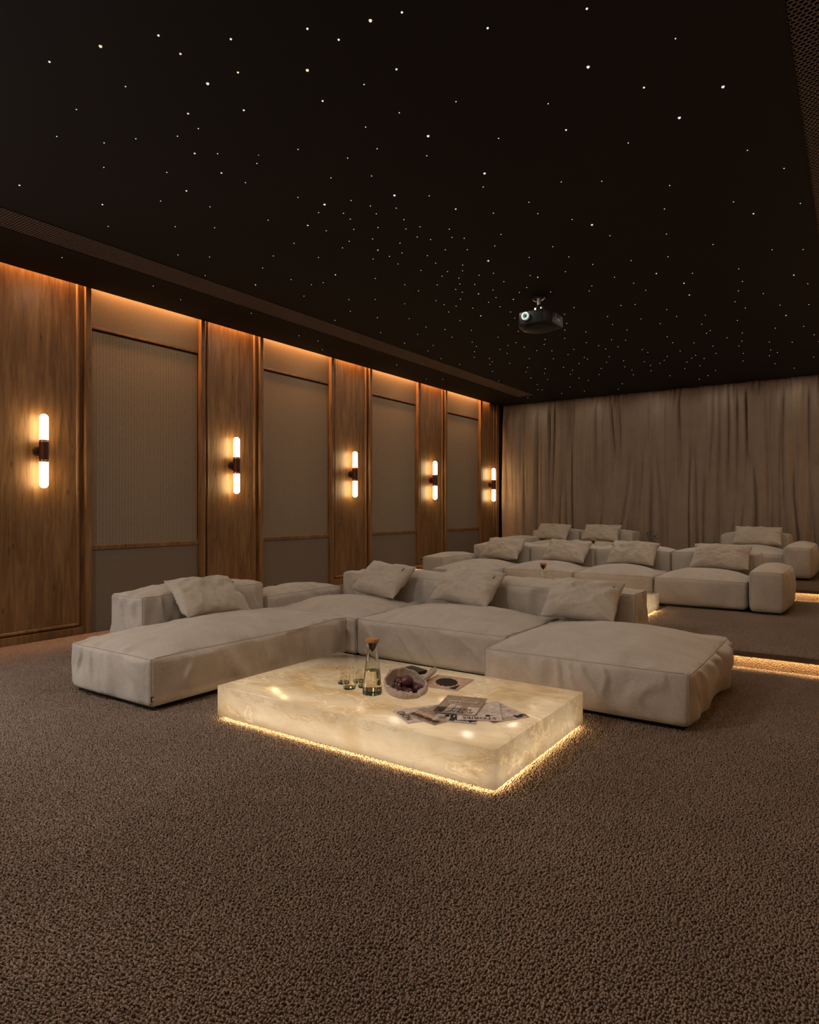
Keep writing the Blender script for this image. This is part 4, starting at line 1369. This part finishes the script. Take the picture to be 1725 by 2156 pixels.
# ------------------------------------------------------------------ star lights in the ceiling (x, y, size + tint)
STARS = '''-4.54,2.07,2w;-3.17,1.58,2w;-2.87,1.66,3y;-2.59,1.77,2w;-2.34,1.97,2w;-2.61,1.90,2y;-2.68,2.11,3w;-3.04,1.89,1w;-3.43,1.85,1w;-2.97,2.21,2y;-3.04,2.33,1w;-3.77,1.92,1w;-3.42,2.19,1w;-3.61,2.11,1w;-3.20,2.31,1w;-3.27,2.48,2y;-3.16,2.56,1w;-3.87,2.26,1w;-3.60,2.52,1w;-3.32,2.72,2y;-1.61,2.28,2w;-1.75,2.24,3y;-2.01,2.12,2w;-1.94,2.25,2w;-2.20,2.32,3y;-2.49,2.14,2y;-1.84,2.56,2w;-2.04,2.56,1w;-2.30,2.54,2y;-1.73,2.94,1w;-2.70,2.36,2w;-2.03,2.85,1w;-2.26,2.85,1w;-2.02,3.12,3w;-2.73,2.80,1w;-2.97,2.71,1r;-3.05,2.77,1w;-2.34,3.06,1w;-2.55,3.04,1w;-2.14,3.29,1w;-2.79,3.16,1w;-2.56,3.29,1w;-3.29,2.89,1w;-0.95,2.71,2w;-1.35,2.57,2w;-0.68,3.11,1w;-1.07,3.07,3w;-0.89,3.38,2y;-0.56,3.60,3w;-1.34,3.23,1w;-0.80,3.75,3w;-1.35,3.51,2w;-1.70,3.37,1w;-1.10,3.84,1w;-0.54,4.32,1w;-0.38,4.68,1w;-1.95,3.67,3w;-2.04,3.82,1w;-1.59,4.05,1w;-1.37,4.19,1w;-1.02,4.50,1w;-3.70,2.74,2w;-4.35,2.53,2w;-3.97,2.73,1w;-3.76,2.98,1w;-4.65,2.75,1w;-4.24,3.04,1w;-4.01,3.22,1w;-4.69,3.39,1w;-4.51,3.57,1w;-5.55,2.87,1w;-4.90,3.83,1w;-4.33,4.00,1w;-4.71,4.26,2y;-5.54,3.73,1w;-5.67,4.13,1w;-5.43,4.85,1w;-3.15,3.23,1w;-3.07,3.41,3y;-2.88,3.47,1w;-2.82,3.61,1w;-3.19,3.48,1w;-3.05,3.59,1w;-2.86,3.73,1w;-3.07,3.69,1w;-3.58,3.36,1w;-3.40,3.59,2w;-2.99,3.92,1w;-3.35,3.74,1w;-3.16,3.84,1w;-3.15,4.06,1w;-3.33,3.99,1w;-3.72,3.77,1w;-3.46,4.06,1w;-3.25,4.26,2o;-4.05,3.86,1w;-3.76,4.10,1w;-3.40,4.39,1w;-3.91,4.49,2w;-3.67,4.77,1w;-4.33,4.35,1w;-4.14,4.58,1w;-4.27,4.56,1w;-2.59,3.58,3w;-2.40,3.72,1w;-2.69,3.74,1w;-2.35,3.99,2y;-2.16,4.20,1w;-2.75,3.92,1w;-2.83,4.06,1w;-2.72,4.09,1w;-2.56,4.25,1w;-2.84,4.23,1w;-2.78,4.33,1w;-2.62,4.39,1w;-2.55,4.46,1w;-3.02,4.25,1w;-2.79,4.57,1w;-2.64,4.67,1w;-2.42,4.73,1w;-3.12,4.42,1w;-3.25,4.42,1w;-2.98,4.59,1w;-2.61,4.98,3y;-3.29,4.60,1w;-3.01,4.77,1w;-2.84,4.94,1w;-3.21,4.84,1w;-3.03,5.00,1w;-2.91,5.06,1w;-3.13,5.07,1w;-2.84,5.24,1w;-2.71,5.27,1w;-3.03,5.20,1w;-3.10,5.34,1w;-3.54,5.06,1w;-3.29,5.24,1w;-2.99,5.43,1w;-1.88,4.19,1w;-1.90,4.39,1w;-1.73,4.62,1w;-1.64,4.79,3y;-2.28,4.56,1w;-1.59,5.06,1w;-2.04,5.01,1w;-2.29,5.11,1w;-2.01,5.29,1w;-1.60,5.67,1w;-1.90,5.57,1w;-2.16,5.60,1w;-2.46,5.51,1w;-2.42,5.59,2w;-1.84,5.99,1w;-2.73,5.52,1w;-1.74,6.25,1w;-0.71,4.99,1w;-0.33,5.28,1w;-1.13,4.83,1w;-0.62,5.27,2y;-1.22,5.28,1w;-0.96,5.70,1w;-0.58,6.09,1w;-0.37,6.23,1w;-1.32,5.76,1w;-0.87,6.41,1w;-1.50,6.11,2w;-1.23,6.29,1w;-0.48,6.86,2w;-0.89,6.78,1w;-0.39,7.20,1w;-1.35,6.52,2w;-4.56,4.76,1w;-4.26,5.10,1w;-4.04,5.25,1w;-3.87,5.53,1w;-4.50,5.41,1w;-4.40,5.76,1w;-4.86,5.57,1w;-4.74,6.27,1w;-5.65,5.81,1w;-5.63,6.13,1w;-4.79,6.84,1w;-5.89,6.50,1w;-5.61,7.81,1w;-3.53,5.28,1w;-3.21,5.45,1w;-2.92,5.67,1w;-3.20,5.56,1w;-3.09,5.69,2o;-2.74,5.88,1w;-2.62,5.79,1w;-3.32,5.73,1w;-3.00,5.89,1w;-3.55,5.63,1w;-2.88,6.04,2o;-3.13,5.98,1w;-3.55,5.79,1w;-3.47,5.90,1w;-3.10,6.18,1w;-3.36,6.06,1w;-3.64,6.03,1w;-3.09,6.41,1w;-3.42,6.35,2w;-4.13,5.99,1w;-3.70,6.38,1w;-3.15,6.64,1w;-4.16,6.38,1w;-3.33,6.85,1w;-4.03,6.59,1w;-3.79,6.80,1w;-3.35,7.16,1w;-4.42,6.59,1w;-4.14,6.94,1w;-3.67,7.26,1w;-4.05,7.29,1w;-3.60,7.63,1w;-4.55,7.15,1w;-4.11,7.51,1w;-3.75,7.70,1w;-3.61,7.90,1w;-4.76,7.35,1w;-3.93,7.83,1w;-4.27,7.75,1w;-4.43,8.03,1w;-3.95,8.09,1w;-4.86,7.84,1w;-4.29,8.22,1w;-4.35,8.42,1w;-4.82,8.30,1w;-4.46,8.56,1w;-4.19,8.66,1w;-4.65,9.01,1w;-4.24,9.34,1w;-5.82,8.94,1w;-5.61,9.11,1w;-4.91,9.74,1w;-2.09,6.10,1w;-2.48,6.04,1w;-2.16,6.23,1w;-1.70,6.52,1w;-1.91,6.91,1w;-2.04,6.86,1w;-2.47,6.65,1w;-1.68,7.28,1w;-2.64,6.82,1w;-2.28,7.17,1w;-2.00,7.47,1w;-2.75,7.17,1w;-2.33,7.51,1w;-1.87,7.79,1w;-2.87,7.42,1w;-2.69,7.64,1w;-2.26,7.84,1w;-1.94,8.43,1w;-3.01,7.78,1w;-3.23,7.69,1w;-2.55,8.18,1w;-2.41,8.30,1w;-2.86,8.14,1w;-1.95,8.77,1w;-3.34,7.92,1w;-2.78,8.38,1w;-2.76,8.60,1w;-2.59,8.58,1w;-3.55,8.17,1w;-3.39,8.30,1w;-3.12,8.39,1w;-2.37,8.92,1w;-2.35,9.12,1w;-3.29,8.63,1w;-2.86,9.07,1w;-2.19,9.51,1w;-3.16,8.91,1w;-3.16,9.04,1w;-3.83,8.55,1w;-3.55,8.75,1w;-2.77,9.44,1w;-3.00,9.39,1w;-2.54,9.67,1w;-2.28,9.73,1w;-3.36,9.25,1w;-2.38,9.91,1w;-2.53,9.97,1w;-4.09,9.07,1w;-2.87,9.85,1w;-3.64,9.36,1w;-3.90,9.29,1w;-3.20,9.76,1w;-3.60,9.63,1w;-2.85,10.14,1w;-2.62,10.36,1w;-4.05,9.61,1w;-3.74,9.91,1w;-3.37,10.18,1w;-2.93,10.51,1w;-3.73,10.27,1w;-4.37,9.82,2r;-2.47,10.91,1w;-4.20,10.10,1w;-3.67,10.54,1w;-4.51,10.39,1w;-3.29,11.14,1w;-4.13,10.92,1w;-4.69,10.84,1w;-4.64,10.91,1w;-3.50,11.62,1w;-4.06,11.45,1w;-4.49,11.46,1w;-5.19,11.52,1w;-0.96,7.05,1w;-1.38,6.91,2w;-0.77,7.28,1w;-1.04,7.40,1w;-0.67,7.79,1w;-0.42,7.94,1w;-0.98,7.69,1w;-1.65,7.60,1w;-1.38,7.73,1w;-0.65,8.24,2w;-1.12,8.15,1w;-1.48,8.08,1w;-0.52,8.85,1w;-1.45,8.43,1w;-0.80,8.75,1w;-1.51,8.53,1w;-1.15,8.76,1w;-0.44,9.35,1w;-1.34,8.90,1w;-1.21,9.18,1w;-0.93,9.43,1w;-1.73,8.93,1w;-0.69,9.61,1w;-1.28,9.44,1w;-1.56,9.25,1w;-0.96,9.91,1w;-1.97,9.28,1w;-0.90,10.12,1w;-1.60,9.71,1w;-1.29,9.92,1w;-1.85,9.67,1w;-1.01,10.27,1w;-1.93,9.82,1w;-1.79,9.94,1w;-0.51,10.72,1w;-1.36,10.43,1w;-2.04,10.04,1w;-1.00,10.88,1w;-1.93,10.41,1w;-0.79,11.39,1w;-2.16,10.49,1w;-1.80,10.90,1w;-1.97,11.25,1w;-2.14,11.48,1w;-0.41,9.76,1r'''


def star_mesh(r):
    b = MB()
    b.lathe([(r, 0.0), (r * 0.92, -r * 0.35), (r * 0.6, -r * 0.75), (0.0004, -r)], 10)
    return b


def make_stars():
    L = []
    for q in STARS.split(';'):
        x, y, k = q.split(',')
        L.append((float(x), float(y), int(k[0]), k[1]))
    d = lambda s: math.hypot(s[0], s[1])
    # those that show largest are the big and near ones
    L.sort(key=lambda s: -(s[2] * 1.6 + (0.6 if s[3] != 'w' else 0)) + 0.02 * d(s))
    protos = {}
    rest = MB()
    lab = {1: 'tiny white pinpoint star light in the black ceiling', 2: 'medium white star light in the black ceiling', 3: 'large bright white star light in the black ceiling'}
    tint = {'y': 'warm yellow', 'o': 'amber', 'r': 'reddish'}
    for i, (x, y, s, c) in enumerate(L):
        r = {1: 0.0036, 2: 0.0056, 3: 0.0080}[s] * (0.82 + 0.045 * min(d((x, y)), 11.5))
        if i >= 300:
            rr = r
            rest.lathe([(rr, 0.0), (rr * 0.92, -rr * 0.35), (rr * 0.6, -rr * 0.75), (0.0004, -rr)], 8, (x, y, ZC))
            continue
        key = (s, c)
        if key not in protos:
            me = star_mesh(1.0).build('star_light', M[{'w': 'star', 'y': 'stary', 'o': 'staro', 'r': 'starr'}[c]], smooth=True)
            protos[key] = me
            o = me
        else:
            o = protos[key].copy()
            C.objects.link(o)
        o.location = (x, y, ZC)
        o.scale = (r, r, r)
        t = lab[s] if c == 'w' else lab[s].replace('white', tint[c])
        tag(o, t, 'star light', '%s %s star lights in the ceiling' % ({1: 'tiny', 2: 'medium', 3: 'large'}[s], tint.get(c, 'white')))
    # added fill lamps over the seats, at the star nearest each grid point
    things = [o for o in bpy.data.objects if o.name.startswith('star_light') and o.get('category') == 'star light']
    used = set()
    spots = [(gx, gy, CEILING_FILL_W * (0.35 if gy < 3 else 0.8 if gy < 5 else 1.0) * (0.65 if gx < -4 else 1.0)) for gy in (2.2, 3.9, 5.6, 7.4, 9.2, 10.9) for gx in (-4.2, -3.0, -1.8, -0.5)]
    spots += [(-5.65, gy, WASH_W) for gy in (2.0, 3.1, 4.2, 5.3, 6.4, 7.5, 8.6, 9.7, 10.8)]
    spots += [(gx, 11.72, WASH_W * 0.55) for gx in (-5.2, -4.1, -3.0, -1.9, -0.8, 0.3)]
    for gx, gy, pw in spots:
        if gx < -5 or gy > 11.5:
            x, y, z = gx, gy, ZC - 0.004          # added lamps washing wall and curtain, no star there
        else:
            o = min((q for q in things if q.name not in used), key=lambda q: (q.location.x - gx) ** 2 + (q.location.y - gy) ** 2)
            used.add(o.name)
            x, y, z = o.location.x, o.location.y, ZC - o.scale.x - 0.003
        d = bpy.data.lights.new('ceiling_fill', 'AREA')
        d.shape, d.size = 'DISK', 0.012
        d.energy = pw
        d.color = (1.0, 0.72, 0.46) if gx < -5 and gy < 11.5 else (1.0, 0.86, 0.70)
        l = bpy.data.objects.new('ceiling_fill', d)
        C.objects.link(l)
        l.location = (x, y, z)
    o = rest.build('star_lights', M['star'], smooth=True)
    o['kind'] = 'stuff'
    o['label'] = 'scatter of the remaining tiny star lights far back in the ceiling'
    o['category'] = 'star lights'


make_stars()

# ------------------------------------------------------------------ carpet pile: tufts of twisted yarn on the floor and the first step
def make_pile():
    rng = np.random.default_rng(3)
    P = []

    def patch(x0, x1, y0, y1, z, dens, keep=None):
        n = int((x1 - x0) * (y1 - y0) * dens)
        # jittered grid for even cover
        st = math.sqrt(1.0 / dens)
        gx, gy = np.arange(x0, x1, st), np.arange(y0, y1, st)
        X, Y = np.meshgrid(gx, gy, indexing='ij')
        X = X.ravel() + rng.uniform(-0.5, 0.5, X.size) * st
        Y = Y.ravel() + rng.uniform(-0.5, 0.5, Y.size) * st
        k = np.ones(len(X), bool)
        if keep is not None:
            k = keep(X, Y)
        P.append(np.stack([X[k], Y[k], np.full(k.sum(), z)], -1))

    def inside(x0, x1, y0, y1):
        return lambda X, Y: (X > x0) & (X < x1) & (Y > y0) & (Y < y1)

    blocks = [(-4.26, -3.43, 2.31, 5.0), (-3.3, -2.0, 4.1, 5.2), (-1.93, -0.77, 3.73, 4.92), (-2.85, -1.38, 2.58, 3.33)]

    def keep(X, Y):
        k = np.ones(len(X), bool)
        for b_ in blocks:
            k &= ~((X > b_[0]) & (X < b_[1]) & (Y > b_[2]) & (Y < b_[3]))
        # the wedge of floor in front of the camera, with a margin for a step to either side
        d = -0.5673 * X + 0.8235 * Y
        r = 0.8235 * X + 0.5673 * Y
        return k & (d > 1.0) & (np.abs(r) < 0.66 * d + 0.7)

    patch(-6.08, 0.9, -1.6, Y1 - 0.03, 0.0, DENS, keep)
    patch(-2.0, 0.9, Y1 - NOSE + 0.006, Y2 - 0.03, HT, DENS * 0.75, lambda X, Y: keep(X, Y) & ~((X < -0.6) & (Y > 7.5)) & ~((X < -1.72) & (Y > 6.1)))
    Pt = np.concatenate(P)
    n = len(Pt)
    hgt = rng.uniform(0.008, 0.012, n)
    wid = rng.uniform(0.0030, 0.0043, n)
    la = rad(-60) + rng.normal(0, 0.9, n) + 0.9 * vnoise(Pt[:, 0] * 1.2, Pt[:, 1] * 1.2, 0, 2)
    ln = rng.uniform(0.002, 0.0075, n)
    dx, dy = np.cos(la) * ln, np.sin(la) * ln
    a0 = rng.uniform(0, PI / 2, n)
    V = np.zeros((n, 9, 3), np.float32)
    for ring, (f, wf) in enumerate(((0.0, 0.85), (0.68, 1.0))):
        for q in range(4):
            a = a0 + q * PI / 2 + ring * 0.6
            V[:, ring * 4 + q, 0] = Pt[:, 0] + dx * f * f + np.cos(a) * wid * wf
            V[:, ring * 4 + q, 1] = Pt[:, 1] + dy * f * f + np.sin(a) * wid * wf
            V[:, ring * 4 + q, 2] = Pt[:, 2] + hgt * f
    V[:, 8, 0], V[:, 8, 1], V[:, 8, 2] = Pt[:, 0] + dx, Pt[:, 1] + dy, Pt[:, 2] + hgt
    base = (np.arange(n) * 9)[:, None, None]
    q4 = np.asarray([(q, (q + 1) % 4, 4 + (q + 1) % 4, 4 + q) for q in range(4)])[None] + base
    t3 = np.asarray([(4 + q, 4 + (q + 1) % 4, 8) for q in range(4)])[None] + base
    q4, t3 = q4.reshape(-1, 4), t3.reshape(-1, 3)
    me = bpy.data.meshes.new('carpet_pile')
    me.vertices.add(n * 9)
    me.vertices.foreach_set('co', V.ravel())
    nl = q4.size + t3.size
    me.loops.add(nl)
    me.loops.foreach_set('vertex_index', np.concatenate([q4.ravel(), t3.ravel()]).astype(np.int32))
    me.polygons.add(len(q4) + len(t3))
    ls = np.concatenate([np.arange(len(q4)) * 4, q4.size + np.arange(len(t3)) * 3]).astype(np.int32)
    lt = np.concatenate([np.full(len(q4), 4), np.full(len(t3), 3)]).astype(np.int32)
    me.polygons.foreach_set('loop_start', ls)
    me.polygons.foreach_set('loop_total', lt)
    me.update(calc_edges=True)
    me.polygons.foreach_set('use_smooth', np.full(len(lt), True))
    o = link('carpet_pile', me, M['pile'])
    o['kind'] = 'stuff'
    o['label'] = 'brown looped carpet pile covering the floor and the first step'
    o['category'] = 'carpet'


def make_pile_mat():
    m, nt, b = new_mat('carpet_yarn')
    v = mapping(nt)
    f1 = noise(nt, v, 1.7, 3)
    f2 = noise(nt, v, 130.0, 2)
    f = math_n(nt, 'ADD', math_n(nt, 'MULTIPLY', f1, 0.4), math_n(nt, 'MULTIPLY', f2, 0.6))
    c = ramp(nt, f, [(0.3, tuple(x * 0.7 for x in PILE)), (0.7, tuple(x * 1.3 for x in PILE))])
    nt.links.new(c, b.inputs['Base Color'])
    b.inputs['Roughness'].default_value = 0.85
    b.inputs['Specular IOR Level'].default_value = 0.15
    b.inputs['Sheen Weight'].default_value = 0.2
    return m


M['pile'] = make_pile_mat()
make_pile()
